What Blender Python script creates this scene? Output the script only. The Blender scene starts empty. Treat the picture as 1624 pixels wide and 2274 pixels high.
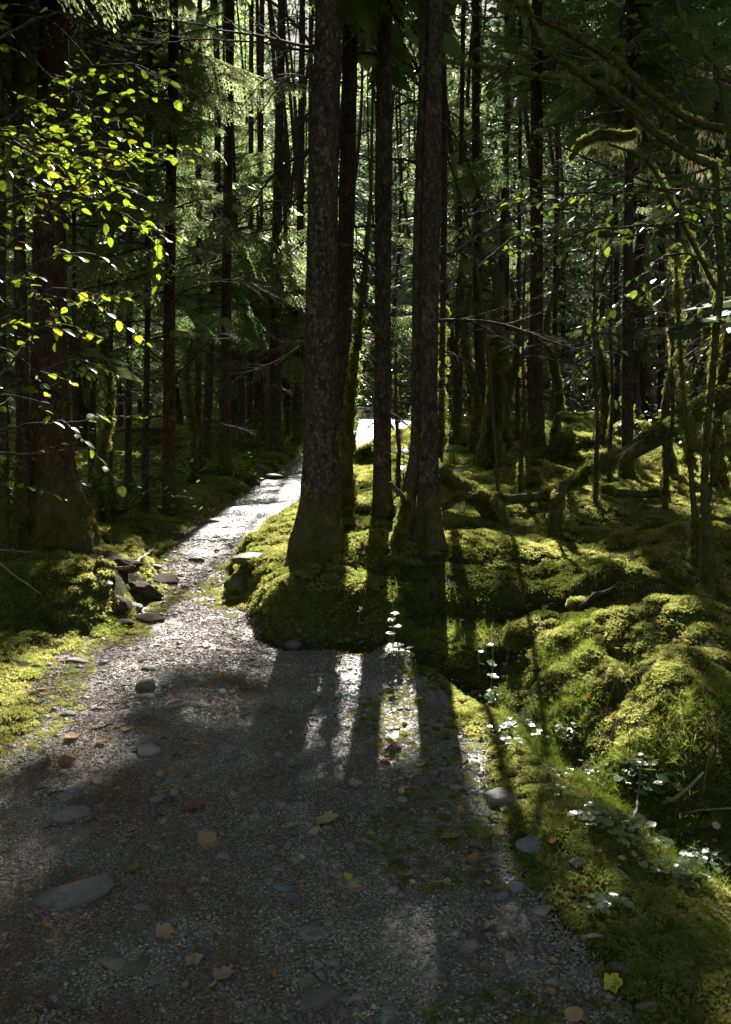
import bpy, math, random
import numpy as np
from mathutils import Vector, Matrix, Euler

random.seed(11)
rng = np.random.default_rng(11)
S = bpy.context.scene
COL = S.collection

# ------------------------------------------------------------------ camera, sky, sun, exposure
F, CX, CY = 1769.0, 812.0, 1137.0            # focal length and centre in a 1624 x 2274 frame
PITCH = math.radians(7.95)
CAMZ = 1.6
cd = bpy.data.cameras.new('camera'); cam = bpy.data.objects.new('camera', cd); COL.objects.link(cam)
cd.sensor_fit = 'VERTICAL'; cd.sensor_height = 36.0; cd.lens = 28.0
cd.clip_start = 0.05; cd.clip_end = 900
cam.location = (0, 0, CAMZ); cam.rotation_euler = (math.pi / 2 - PITCH, 0, 0)
S.camera = cam

SUN_EL, SUN_AZ = math.radians(35.0), math.radians(2.3)   # azimuth from +Y towards +X
W = bpy.data.worlds.new('World'); S.world = W; W.use_nodes = True
nt = W.node_tree; nt.nodes.clear()
sky = nt.nodes.new('ShaderNodeTexSky'); sky.sky_type = 'NISHITA'; sky.sun_disc = False
sky.sun_elevation = SUN_EL; sky.sun_rotation = SUN_AZ
bg = nt.nodes.new('ShaderNodeBackground'); bg.inputs[1].default_value = 0.095
wo = nt.nodes.new('ShaderNodeOutputWorld')
wb = nt.nodes.new('ShaderNodeMix'); wb.data_type = 'RGBA'; wb.blend_type = 'MULTIPLY'; wb.inputs[0].default_value = 1; wb.inputs[7].default_value = (1.16, 1.0, .74, 1)   # the camera's warm white balance
nt.links.new(sky.outputs[0], wb.inputs[6]); nt.links.new(wb.outputs[2], bg.inputs[0]); nt.links.new(bg.outputs[0], wo.inputs[0])
sl = bpy.data.lights.new('sun', 'SUN'); sl.energy = 5.0; sl.angle = math.radians(0.53); sl.color = (1.0, 0.95, 0.87)
so = bpy.data.objects.new('sun', sl); COL.objects.link(so)
SD = np.array([math.cos(SUN_EL) * math.sin(SUN_AZ), math.cos(SUN_EL) * math.cos(SUN_AZ), math.sin(SUN_EL)])
so.rotation_euler = Vector(SD).to_track_quat('Z', 'Y').to_euler()
so.location = (1, 40, 40)
S.view_settings.view_transform = 'Standard'; S.view_settings.look = 'None'
S.view_settings.gamma = 1.0; S.view_settings.use_curve_mapping = False
S.view_settings.exposure = 1.85
S.cycles.max_bounces = 5; S.cycles.diffuse_bounces = 3; S.cycles.glossy_bounces = 2
S.cycles.transmission_bounces = 3; S.cycles.transparent_max_bounces = 4
S.cycles.use_denoising = True
S.cycles.sample_clamp_indirect = 4.0

# ------------------------------------------------------------------ maths helpers
def ray(px, py):
    px = np.asarray(px, float); py = np.asarray(py, float)
    u = (px - CX) / F; v = (CY - py) / F
    c, s = math.cos(PITCH), math.sin(PITCH)
    return np.stack([u, c + v * s, -s + v * c], -1)

def at(px, py, Y):
    d = ray(px, py); t = Y / d[..., 1]
    return np.array([0, 0, CAMZ]) + d * t[..., None]

def hash3(i, j, k):
    h = (i * 374761393 + j * 668265263 + k * 2147483647 + 1013904223) & 0xFFFFFFFF
    h = ((h ^ (h >> 13)) * 1274126177) & 0xFFFFFFFF
    h = ((h ^ (h >> 15)) * 2246822519) & 0xFFFFFFFF
    return ((h ^ (h >> 16)) & 0xFFFFFF) / float(0xFFFFFF)

def vn3(x, y, z):
    xi = np.floor(x).astype(np.int64); yi = np.floor(y).astype(np.int64); zi = np.floor(z).astype(np.int64)
    fx = x - xi; fy = y - yi; fz = z - zi
    fx = fx * fx * (3 - 2 * fx); fy = fy * fy * (3 - 2 * fy); fz = fz * fz * (3 - 2 * fz)
    r = 0
    for a in (0, 1):
        wa = fx if a else 1 - fx
        for b in (0, 1):
            wb = fy if b else 1 - fy
            for c in (0, 1):
                wc = fz if c else 1 - fz
                r = r + wa * wb * wc * hash3(xi + a, yi + b, zi + c)
    return r * 2 - 1

def vn2(x, y, s=0):
    return vn3(np.asarray(x, float), np.asarray(y, float), np.zeros_like(np.asarray(x, float)) + s * 7.31 + .5)

def cushions(x, y, cell, seed, rmin=.45, rmax=.85):
    """max of round domes, one per cell"""
    X = x / cell; Y = y / cell
    xi = np.floor(X).astype(np.int64); yi = np.floor(Y).astype(np.int64)
    out = np.zeros_like(X)
    for a in (-1, 0, 1):
        for b in (-1, 0, 1):
            ci = xi + a; cj = yi + b
            ox = ci + hash3(ci, cj, ci * 0 + seed); oy = cj + hash3(ci, cj, ci * 0 + seed + 1)
            r = rmin + (rmax - rmin) * hash3(ci, cj, ci * 0 + seed + 2)
            q = 1 - ((X - ox) ** 2 + (Y - oy) ** 2) / r ** 2
            out = np.maximum(out, np.sqrt(np.clip(q, 0, 1)) * r)
    return out

def sstep(a, b, x):
    t = np.clip((x - a) / (b - a), 0, 1); return t * t * (3 - 2 * t)

def sdist(poly, x, y):
    """signed distance, positive inside"""
    P = np.asarray(poly, float); d = np.full(x.shape, 1e9); ins = np.zeros(x.shape, bool)
    for i in range(len(P)):
        a = P[i]; b = P[(i + 1) % len(P)]; e = b - a
        t = np.clip(((x - a[0]) * e[0] + (y - a[1]) * e[1]) / (e @ e + 1e-12), 0, 1)
        d = np.minimum(d, np.hypot(x - a[0] - t * e[0], y - a[1] - t * e[1]))
        c = (a[1] > y) != (b[1] > y)
        xx = (b[0] - a[0]) * (y - a[1]) / (b[1] - a[1] + 1e-12) + a[0]
        ins ^= c & (x < xx)
    return np.where(ins, d, -d)

def linedist(pts, x, y):
    P = np.asarray(pts, float); d = np.full(x.shape, 1e9)
    for i in range(len(P) - 1):
        a = P[i]; e = P[i + 1] - a
        t = np.clip(((x - a[0]) * e[0] + (y - a[1]) * e[1]) / (e @ e + 1e-12), 0, 1)
        d = np.minimum(d, np.hypot(x - a[0] - t * e[0], y - a[1] - t * e[1]))
    return d

def base_h(x, y):
    g = 0.030 * np.logaddexp(0, (y - 8) / 2.0) * 2.0
    g = g + 0.52 * np.maximum(0, y - 66) 
    return g

def onbase(px, py):
    """pixel -> (x, y) on the smooth base slope"""
    d = ray(px, py); t = np.geomspace(1, 300, 3000)
    p = np.array([0, 0, CAMZ]) + d * t[:, None]
    k = np.argmax(p[:, 2] < base_h(p[:, 0], p[:, 1]))
    return (p[k, 0], p[k, 1])

def PB(*l): return [onbase(*q) for q in l]

# ------------------------------------------------------------------ terrain
POLY_R = PB((505, 1335), (560, 1400), (640, 1412), (800, 1420), (905, 1430), (1000, 1400), (1250, 1420), (1624, 1480)) + \
    [(9, 5), (30, 12), (40, 40)] + PB((1000, 940), (905, 975), (800, 1030), (735, 1040), (665, 1150), (560, 1218), (515, 1262))
DITCH = PB((600, 1418), (720, 1424), (900, 1446), (1040, 1480), (1180, 1560), (1350, 1680), (1500, 1780), (1640, 1890), (1800, 2080), (2000, 2274)) 
POLY_M = PB((1040, 1450), (1200, 1520), (1360, 1630), (1520, 1720), (1700, 1830), (2000, 2050)) + [(4, 1.2), (12, 0), (12, 7)] + PB((1624, 1440), (1300, 1400))
POLY_L = PB((-200, 1412), (60, 1402), (150, 1408), (235, 1392), (330, 1385), (352, 1330), (350, 1250), (300, 1225), (200, 1190), (-300, 1180)) + [(-9, 8), (-9, 5)]
POLY_PATH = PB((-900, 2274), (-400, 1900), (-120, 1740), (-10, 1680), (50, 1600), (60, 1520), (110, 1460), (190, 1412), (330, 1390), (352, 1330), (345, 1260), (362, 1205),
               (440, 1150), (520, 1100), (600, 1050), (650, 1015), (700, 990), (770, 962), (790, 940), (800, 931), (1000, 929)) + \
    PB((1000, 941), (915, 950), (870, 968), (835, 990), (790, 1018), (735, 1040), (690, 1090), (650, 1150), (565, 1215), (515, 1262), (505, 1330), (560, 1398), (640, 1424), (800, 1436),
       (870, 1458), (960, 1510), (1010, 1600), (1060, 1720), (1100, 1830), (1160, 1960), (1230, 2100), (1350, 2274), (1700, 2800)) + [(1.5, -30), (-3.5, -30), (-2.0, 0.5)]

BLOBS = []   # x, y, height, radius
for (px, py, h, r) in [(1190, 1130, .28, .55), (1235, 1215, .22, .6), (1110, 1180, .12, .5), (1480, 1600, .05, .50), (1620, 1700, .06, .45), (1330, 1480, .10, .3),
                       (1190, 1440, .10, .22), (1380, 1410, .12, .35), (1580, 1330, .16, .6), (1480, 1400, .15, .4), (870, 1330, .10, .3), (760, 1330, .07, .3),
                       (130, 1300, .12, .7), (110, 1375, .05, .3), (200, 1360, .06, .22), (960, 1260, .14, .35), (715, 1250, .12, .5), (620, 1230, .06, .35),
                       (870, 1478, .13, .13), (1150, 1600, .03, .2), (1000, 1320, .10, .3), (1090, 1330, .08, .3), (1300, 1060, .25, .8), (1180, 1020, .3, .8),
                       (1420, 1080, .25, .9), (1560, 1060, .3, 1.0), (470, 1000, .2, 1.4), (1500, 1500, .12, .3), (1250, 1560, .06, .2), (1600, 1540, .08, .4)]:
    x, y = onbase(px, py); BLOBS.append((x, y, h, r))

def HF(x, y):
    shp = x.shape; x = x.ravel(); y = y.ravel()
    wx = x + .10 * vn2(x * 2.3, y * 2.3, 1) + .035 * vn2(x * 7, y * 7, 2)
    wy = y + .10 * vn2(x * 2.3, y * 2.3, 3) + .035 * vn2(x * 7, y * 7, 4)
    pm = sdist(POLY_PATH, wx + .09 * vn2(x * 3.1, y * 3.1, 61), wy + .13 * vn2(x * 3.3, y * 3.3, 62)) + .03 * vn2(x * 14, y * 14, 63)
    h = base_h(x, y)
    r = sdist(POLY_R, wx, wy)
    h = h + .20 * sstep(-.02, .22, r) + .10 * sstep(.1, 1.3, r)
    m = sdist(POLY_M, wx, wy)
    h = h + .09 * sstep(-.05, .3, m) + .12 * sstep(.1, 1.6, m)
    l = sdist(POLY_L, wx, wy)
    h = h + .16 * sstep(-.03, .30, l) + .10 * sstep(.2, 1.0, l)
    d = linedist(DITCH, wx, wy)
    wd_ = .12 + .14 * sstep(.3, .9, x)
    dep = .26 * np.exp(-(d / wd_) ** 2) * sstep(1.2, 3.0, y) 
    h = h - dep * (1 - sstep(.05, .35, pm))
    for (bx, by, bh, br) in BLOBS:
        k = (np.abs(x - bx) < 3 * br) & (np.abs(y - by) < 3 * br)
        h[k] += bh * np.exp(-(((x[k] - bx) ** 2 + (y[k] - by) ** 2) / br ** 2))
    off = sstep(.02, -.30, pm)                                  # 1 away from the path
    rough = off * (1 + .1 * sstep(-.1, .5, m))
    strip = (x > 0) * sstep(5.6, 4.8, y) * (1 - sstep(-.3, .05, m))
    rough = rough * (1 - .72 * strip)
    h = h + rough * (.10 * cushions(wx, wy, .62, 3) * np.clip(1 + .6 * vn2(x, y, 9), 0, 2) + .058 * cushions(wx, wy, .23, 8) + .03 * cushions(wx, wy, .10, 21)) * sstep(60, 20, y)
    h = h + off * sstep(9, 16, y) * .22 * vn2(x * .45, y * .45, 5) + off * sstep(30, 60, y) * 1.2 * vn2(x * .12, y * .12, 5)
    h = h + (1 - off) * (.018 * vn2(x * 1.7, y * 1.7, 6) + .008 * vn2(x * 8, y * 8, 7) + .004 * vn2(x * 22, y * 22, 8) - .01)
    w = np.where(pm > 0, 1, 0)
    return h.reshape(shp), pm.reshape(shp), l.reshape(shp), m.reshape(shp), d.reshape(shp)

def sofy(y): return 3.2 + .9 * np.maximum(y, 0) + .5 * np.maximum(-y, 0)
cc = np.concatenate([-np.geomspace(7, .68, 22), np.linspace(-.62, .62, 430), np.geomspace(.68, 7, 22)])
ys = [-60, -40, -28, -18, -12, -8, -5, -3, -1.5, -.5, .2, .7]
y = 1.0
while y < 62: ys.append(y); y += max(.022, sofy(y) * .0062)
while y < 420: ys.append(y); y += y * .05
ys = np.array(ys); SY = sofy(ys)
GX = SY[:, None] * cc[None, :]; GY = np.repeat(ys[:, None], len(cc), 1)
GH, GP, GL, GM, GD = HF(GX, GY)
NR, NC = GX.shape

def gridlerp(A, x, y):
    x = np.asarray(x, float); y = np.asarray(y, float)
    i = np.clip(np.searchsorted(ys, y) - 1, 0, NR - 2); fy = np.clip((y - ys[i]) / (ys[i + 1] - ys[i]), 0, 1)
    c = x / sofy(y); j = np.clip(np.searchsorted(cc, c) - 1, 0, NC - 2); fx = np.clip((c - cc[j]) / (cc[j + 1] - cc[j]), 0, 1)
    return (A[i, j] * (1 - fx) + A[i, j + 1] * fx) * (1 - fy) + (A[i + 1, j] * (1 - fx) + A[i + 1, j + 1] * fx) * fy

def hz(x, y): return float(gridlerp(GH, x, y))
TT = np.geomspace(1.2, 260, 2600)
def ground(px, py):
    d = ray(px, py); p = np.array([0, 0, CAMZ]) + d * TT[:, None]
    k = np.argmax(p[:, 2] < gridlerp(GH, p[:, 0], p[:, 1])); return p[k].copy()
def normal_at(x, y, e=.04):
    n = np.stack([gridlerp(GH, x - e, y) - gridlerp(GH, x + e, y), gridlerp(GH, x, y - e) - gridlerp(GH, x, y + e), np.full(np.shape(x), 2 * e)], -1)
    return n / np.linalg.norm(n, axis=-1, keepdims=True)

# ------------------------------------------------------------------ mesh helpers
def mesh(name, V, Fq, mat, smooth=False):
    """V (n,3); Fq: array (m,3) or (m,4), or list of such arrays"""
    V = np.asarray(V, np.float32); L = Fq if isinstance(Fq, list) else [Fq]
    L = [np.asarray(f, np.int32) for f in L if len(f)]
    me = bpy.data.meshes.new(name)
    me.vertices.add(len(V)); me.vertices.foreach_set('co', V.ravel())
    idx = np.concatenate([f.ravel() for f in L]); tot = np.concatenate([np.full(len(f), f.shape[1], np.int32) for f in L])
    me.loops.add(len(idx)); me.loops.foreach_set('vertex_index', idx)
    me.polygons.add(len(tot)); st = np.concatenate([[0], np.cumsum(tot)[:-1]]).astype(np.int32)
    me.polygons.foreach_set('loop_start', st); me.polygons.foreach_set('loop_total', tot)
    if smooth: me.polygons.foreach_set('use_smooth', np.ones(len(tot), bool))
    me.update(calc_edges=True)
    if mat: me.materials.append(mat)
    return me

def link(name, me, parent=None, loc=None, rot=None, scl=None):
    o = bpy.data.objects.new(name, me); COL.objects.link(o)
    if parent is not None: o.parent = parent
    if loc is not None: o.location = loc
    if rot is not None: o.rotation_euler = rot
    if scl is not None: o.scale = (scl, scl, scl) if np.isscalar(scl) else scl
    return o

def tag(o, label=None, cat=None, group=None, kind=None):
    if label: o['label'] = label
    if cat: o['category'] = cat
    if group: o['group'] = group
    if kind: o['kind'] = kind
    return o

def empty(name, loc, label, cat, group=None):
    o = link(name, None, loc=tuple(loc)); o.empty_display_size = .2
    return tag(o, label, cat, group)

class Bag:
    def __init__(s): s.v = []; s.q = []; s.t = []; s.n = 0
    def add(s, V, Q=None, T=None):
        V = np.asarray(V, float).reshape(-1, 3)
        if Q is not None and len(Q): s.q.append(np.asarray(Q) + s.n)
        if T is not None and len(T): s.t.append(np.asarray(T) + s.n)
        s.v.append(V); s.n += len(V)
    def mesh(s, name, mat, smooth=False):
        L = []
        if s.q: L.append(np.concatenate(s.q))
        if s.t: L.append(np.concatenate(s.t))
        return mesh(name, np.concatenate(s.v), L, mat, smooth)

def resample(P, R, step):
    P = np.asarray(P, float); R = np.asarray(R, float)
    # Catmull-Rom through the control points
    n = len(P); out = []; ro = []
    for i in range(n - 1):
        p0 = P[max(i - 1, 0)]; p1 = P[i]; p2 = P[i + 1]; p3 = P[min(i + 2, n - 1)]
        k = max(1, int(np.linalg.norm(p2 - p1) / step))
        for j in range(k):
            t = j / k
            out.append(.5 * ((2 * p1) + (p2 - p0) * t + (2 * p0 - 5 * p1 + 4 * p2 - p3) * t * t + (3 * p1 - p0 - 3 * p2 + p3) * t ** 3))
            ro.append(R[i] * (1 - t) + R[i + 1] * t)
    out.append(P[-1]); ro.append(R[-1])
    return np.array(out), np.array(ro)

def tube(P, R, seg=8, rad=None, cap=True):
    """P (n,3) centres, R (n,) or rad (n,seg) radii"""
    P = np.asarray(P, float); n = len(P)
    T = np.gradient(P, axis=0); T /= np.linalg.norm(T, axis=1, keepdims=True) + 1e-9
    m = P[-1] - P[0]; m /= np.linalg.norm(m) + 1e-9
    ref = np.array([1., 0, 0]) if abs(m[2]) > .6 else np.array([0, 0, 1.])
    if abs(ref @ m) > .9: ref = np.array([0, 1., 0])
    e1 = ref - (T @ ref)[:, None] * T; e1 /= np.linalg.norm(e1, axis=1, keepdims=True) + 1e-9
    e2 = np.cross(T, e1)
    a = np.linspace(0, 2 * math.pi, seg, endpoint=False)
    if rad is None: rad = np.repeat(np.asarray(R)[:, None], seg, 1)
    V = P[:, None] + rad[..., None] * (np.cos(a)[None, :, None] * e1[:, None] + np.sin(a)[None, :, None] * e2[:, None])
    i = np.arange(n - 1)[:, None] * seg; j = np.arange(seg)[None, :]; j2 = (j + 1) % seg
    Q = np.stack([i + j, i + j2, i + seg + j2, i + seg + j], -1).reshape(-1, 4)
    V = V.reshape(-1, 3); Tt = np.zeros((0, 3), int)
    if cap:
        c0 = len(V); V = np.concatenate([V, P[:1], P[-1:]])
        jj = np.arange(seg); Tt = np.concatenate([np.stack([np.full(seg, c0), (jj + 1) % seg, jj], -1), np.stack([np.full(seg, c0 + 1), (n - 1) * seg + jj, (n - 1) * seg + (jj + 1) % seg], -1)])
    return V, Q, Tt

def kites(P, A, B, L, Wd, mid=.45):
    """flat 4-vert kites: P base, A unit axis, B unit side, L length, Wd width"""
    n = len(P); L = np.broadcast_to(L, n)[:, None]; Wd = np.broadcast_to(Wd, n)[:, None]
    V = np.stack([P, P + A * L * mid + B * Wd / 2, P + A * L, P + A * L * mid - B * Wd / 2], 1).reshape(-1, 3)
    Q = np.arange(n)[:, None] * 4 + np.arange(4)[None]
    return V, Q

def unit(v): return v / (np.linalg.norm(v, axis=-1, keepdims=True) + 1e-9)

# ------------------------------------------------------------------ materials
def mat(name): 
    m = bpy.data.materials.new(name); m.use_nodes = True; m.node_tree.nodes.clear(); return m, m.node_tree
def N(t, ty, **k):
    n = t.nodes.new(ty)
    for a, b in k.items():
        if a.startswith('i_'): n.inputs[a[2:].replace('_', ' ')].default_value = b
        else: setattr(n, a, b)
    return n
def coords(t, kind='Object', scale=(1, 1, 1)):
    c = N(t, 'ShaderNodeTexCoord'); mp = N(t, 'ShaderNodeMapping'); mp.inputs['Scale'].default_value = scale
    t.links.new(c.outputs[kind], mp.inputs[0]); return mp.outputs[0]
def noise_n(t, vec, scale, detail=4, rough=.6):
    n = N(t, 'ShaderNodeTexNoise'); n.inputs['Scale'].default_value = scale; n.inputs['Detail'].default_value = detail; n.inputs['Roughness'].default_value = rough
    t.links.new(vec, n.inputs['Vector']); return n.outputs[0]
def ramp(t, fac, stops):
    r = N(t, 'ShaderNodeValToRGB'); e = r.color_ramp.elements
    while len(e) < len(stops): e.new(.5)
    for k, (p, c) in enumerate(stops): e[k].position = p; e[k].color = (*c, 1) if len(c) == 3 else c
    t.links.new(fac, r.inputs[0]); return r.outputs[0]
def mixc(t, f, a, b, mode='MIX'):
    m = N(t, 'ShaderNodeMix', data_type='RGBA', blend_type=mode)
    for s, v in ((0, f), (6, a), (7, b)):
        if isinstance(v, bpy.types.NodeSocket): t.links.new(v, m.inputs[s])
        elif s == 0: m.inputs[0].default_value = v
        else: m.inputs[s].default_value = (*v, 1)
    return m.outputs[2]
def bump(t, h, strength=.5, dist=.01, nrm=None):
    b = N(t, 'ShaderNodeBump'); b.inputs['Strength'].default_value = strength; b.inputs['Distance'].default_value = dist
    t.links.new(h, b.inputs['Height'])
    if nrm: t.links.new(nrm, b.inputs['Normal'])
    return b.outputs[0]
def finish(t, col, rough=.8, nrm=None, spec=.3, transl=None, tcol=None):
    p = N(t, 'ShaderNodeBsdfPrincipled'); out = N(t, 'ShaderNodeOutputMaterial')
    if isinstance(col, bpy.types.NodeSocket): t.links.new(col, p.inputs['Base Color'])
    else: p.inputs['Base Color'].default_value = (*col, 1)
    if isinstance(rough, bpy.types.NodeSocket): t.links.new(rough, p.inputs['Roughness'])
    else: p.inputs['Roughness'].default_value = rough
    p.inputs['Specular IOR Level'].default_value = spec
    if nrm: t.links.new(nrm, p.inputs['Normal'])
    if transl:
        tr = N(t, 'ShaderNodeBsdfTranslucent'); mx = N(t, 'ShaderNodeMixShader'); mx.inputs[0].default_value = transl
        if isinstance(tcol, bpy.types.NodeSocket): t.links.new(tcol, tr.inputs[0])
        else: tr.inputs[0].default_value = (*tcol, 1)
        t.links.new(p.outputs[0], mx.inputs[1]); t.links.new(tr.outputs[0], mx.inputs[2]); t.links.new(mx.outputs[0], out.inputs[0])
    else: t.links.new(p.outputs[0], out.inputs[0])
def orand(t): return N(t, 'ShaderNodeObjectInfo').outputs['Random']

def leafy(name, stops, tstops, rough, spec, transl, nscale=3.0):
    m, t = mat(name); v = coords(t); r = orand(t); n = noise_n(t, v, nscale, 3)
    a = N(t, 'ShaderNodeMath', operation='MULTIPLY_ADD'); a.inputs[1].default_value = .5; t.links.new(r, a.inputs[0])
    b = N(t, 'ShaderNodeMath', operation='MULTIPLY'); b.inputs[1].default_value = .6; t.links.new(n, b.inputs[0]); t.links.new(b.outputs[0], a.inputs[2])
    finish(t, ramp(t, a.outputs[0], stops), rough, None, spec, transl, ramp(t, a.outputs[0], tstops)); return m
M = {}
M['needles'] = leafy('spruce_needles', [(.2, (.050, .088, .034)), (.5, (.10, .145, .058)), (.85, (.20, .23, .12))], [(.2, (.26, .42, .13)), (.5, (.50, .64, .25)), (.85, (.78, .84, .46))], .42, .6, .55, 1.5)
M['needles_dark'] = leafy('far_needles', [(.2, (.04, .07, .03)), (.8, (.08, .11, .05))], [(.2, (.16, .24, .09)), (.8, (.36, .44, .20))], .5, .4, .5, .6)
M['needles_shade_tone'] = leafy('shade_toned_needles', [(.2, (.028, .050, .022)), (.8, (.065, .085, .04))], [(.2, (.08, .13, .05)), (.8, (.20, .26, .11))], .5, .4, .45, 1.2)  # darker needle copy: gloom of the right-hand wood put into the colour
M['leaf'] = leafy('alder_leaf', [(.2, (.05, .10, .015)), (.8, (.10, .16, .02))], [(.15, (.22, .38, .02)), (.5, (.42, .50, .03)), (.9, (.60, .56, .05))], .33, .5, .5, 9)
M['leafdark'] = leafy('shrub_leaf', [(.2, (.025, .065, .03)), (.8, (.05, .10, .03))], [(.2, (.10, .22, .02)), (.8, (.26, .36, .03))], .3, .5, .42, 6)
M['herb'] = leafy('herb_leaf', [(.2, (.10, .17, .08)), (.8, (.20, .26, .14))], [(.2, (.22, .36, .08)), (.8, (.4, .45, .15))], .27, .7, .35, 14)
M['moss'] = leafy('moss_sprigs', [(.15, (.05, .058, .014)), (.5, (.145, .138, .038)), (.9, (.28, .255, .10))], [(.15, (.18, .21, .04)), (.5, (.44, .48, .11)), (.9, (.78, .72, .26))], .75, .12, .52, .9)
M['mossdark'] = leafy('moss_deep', [(.15, (.045, .058, .016)), (.9, (.13, .13, .04))], [(.15, (.08, .12, .015)), (.9, (.24, .25, .05))], .8, .1, .35, 2)
M['lichen'] = leafy('hanging_lichen', [(.2, (.16, .17, .07)), (.8, (.28, .27, .14))], [(.2, (.30, .30, .10)), (.8, (.5, .46, .25))], .8, .1, .5, 5)
M['grass'] = leafy('grass_blades', [(.2, (.06, .12, .015)), (.8, (.15, .19, .04))], [(.2, (.20, .34, .03)), (.8, (.40, .44, .08))], .5, .3, .5, 3)
M['straw'] = leafy('dry_stalk', [(.2, (.16, .11, .05)), (.8, (.28, .2, .1))], [(.2, (.3, .2, .08)), (.8, (.4, .3, .15))], .6, .3, .3, 5)

def ground_mat():
    m, t = mat('forest_floor'); v = coords(t)
    n1 = noise_n(t, v, 1.3, 5); n2 = noise_n(t, v, 28, 5, .7)
    c = ramp(t, n2, [(.3, (.018, .020, .006)), (.55, (.055, .062, .014)), (.8, (.12, .115, .03))])
    d = ramp(t, n1, [(.35, (.55, .45, .35)), (.6, (1, 1, 1))])
    c = mixc(t, 1.0, c, d, 'MULTIPLY')
    soil = ramp(t, n2, [(.3, (.020, .014, .010)), (.7, (.07, .05, .035))])
    f = ramp(t, noise_n(t, v, 3.1, 4), [(.50, (0, 0, 0)), (.62, (1, 1, 1))])
    f2 = N(t, 'ShaderNodeMath', operation='MULTIPLY'); t.links.new(f, f2.inputs[0]); f2.inputs[1].default_value = .5
    c = mixc(t, f2.outputs[0], c, soil)
    finish(t, c, .95, bump(t, n2, .8, .02), .1); return m
M['floor'] = ground_mat()

def path_mat():
    m, t = mat('gravel_path'); v = coords(t)
    def vor(sc, feat='F1'):
        w = N(t, 'ShaderNodeTexVoronoi', feature=feat); w.inputs['Scale'].default_value = sc; t.links.new(v, w.inputs['Vector']); return w
    a, b = vor(70), vor(150); ea = vor(70, 'DISTANCE_TO_EDGE'); n1 = noise_n(t, v, 1.4, 5); n2 = noise_n(t, v, 240, 3, .8); n3 = noise_n(t, v, 5, 5, .7)
    ca = ramp(t, a.outputs['Color'], [(.1, (.035, .034, .035)), (.5, (.085, .080, .077)), (.75, (.15, .14, .13)), (.95, (.38, .36, .34))])
    cb = ramp(t, b.outputs['Color'], [(.1, (.03, .028, .027)), (.6, (.095, .086, .08)), (.95, (.30, .275, .26))])
    c = mixc(t, .5, ca, cb); c = mixc(t, .35, c, ramp(t, n2, [(.3, (.03, .024, .021)), (.75, (.24, .21, .19))]))
    c = mixc(t, 1, c, ramp(t, ea.outputs['Distance'], [(0, (.45, .42, .4)), (.10, (1, 1, 1))]), 'MULTIPLY')
    sx = N(t, 'ShaderNodeSeparateXYZ'); t.links.new(v, sx.inputs[0])
    g = N(t, 'ShaderNodeMath', operation='MULTIPLY_ADD'); t.links.new(n1, g.inputs[0]); g.inputs[1].default_value = 2.2; t.links.new(sx.outputs[0], g.inputs[2])
    f = ramp(t, g.outputs[0], [(.0, (.9, .9, .9)), (.55, (.12, .12, .12))])
    c = mixc(t, f, c, ramp(t, n2, [(.25, (.030, .019, .014)), (.5, (.095, .064, .048)), (.8, (.30, .22, .17))]))
    c = mixc(t, 1, c, ramp(t, n3, [(.3, (.72, .70, .68)), (.7, (1.15, 1.13, 1.12))]), 'MULTIPLY')
    h = mixc(t, .45, a.outputs['Distance'], b.outputs['Distance']); h = mixc(t, .35, h, n2)
    finish(t, c, ramp(t, n2, [(.3, (.34, .34, .34)), (.7, (.62, .62, .62))]), bump(t, h, .6, .005), .8); return m
M['path'] = path_mat()

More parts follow.
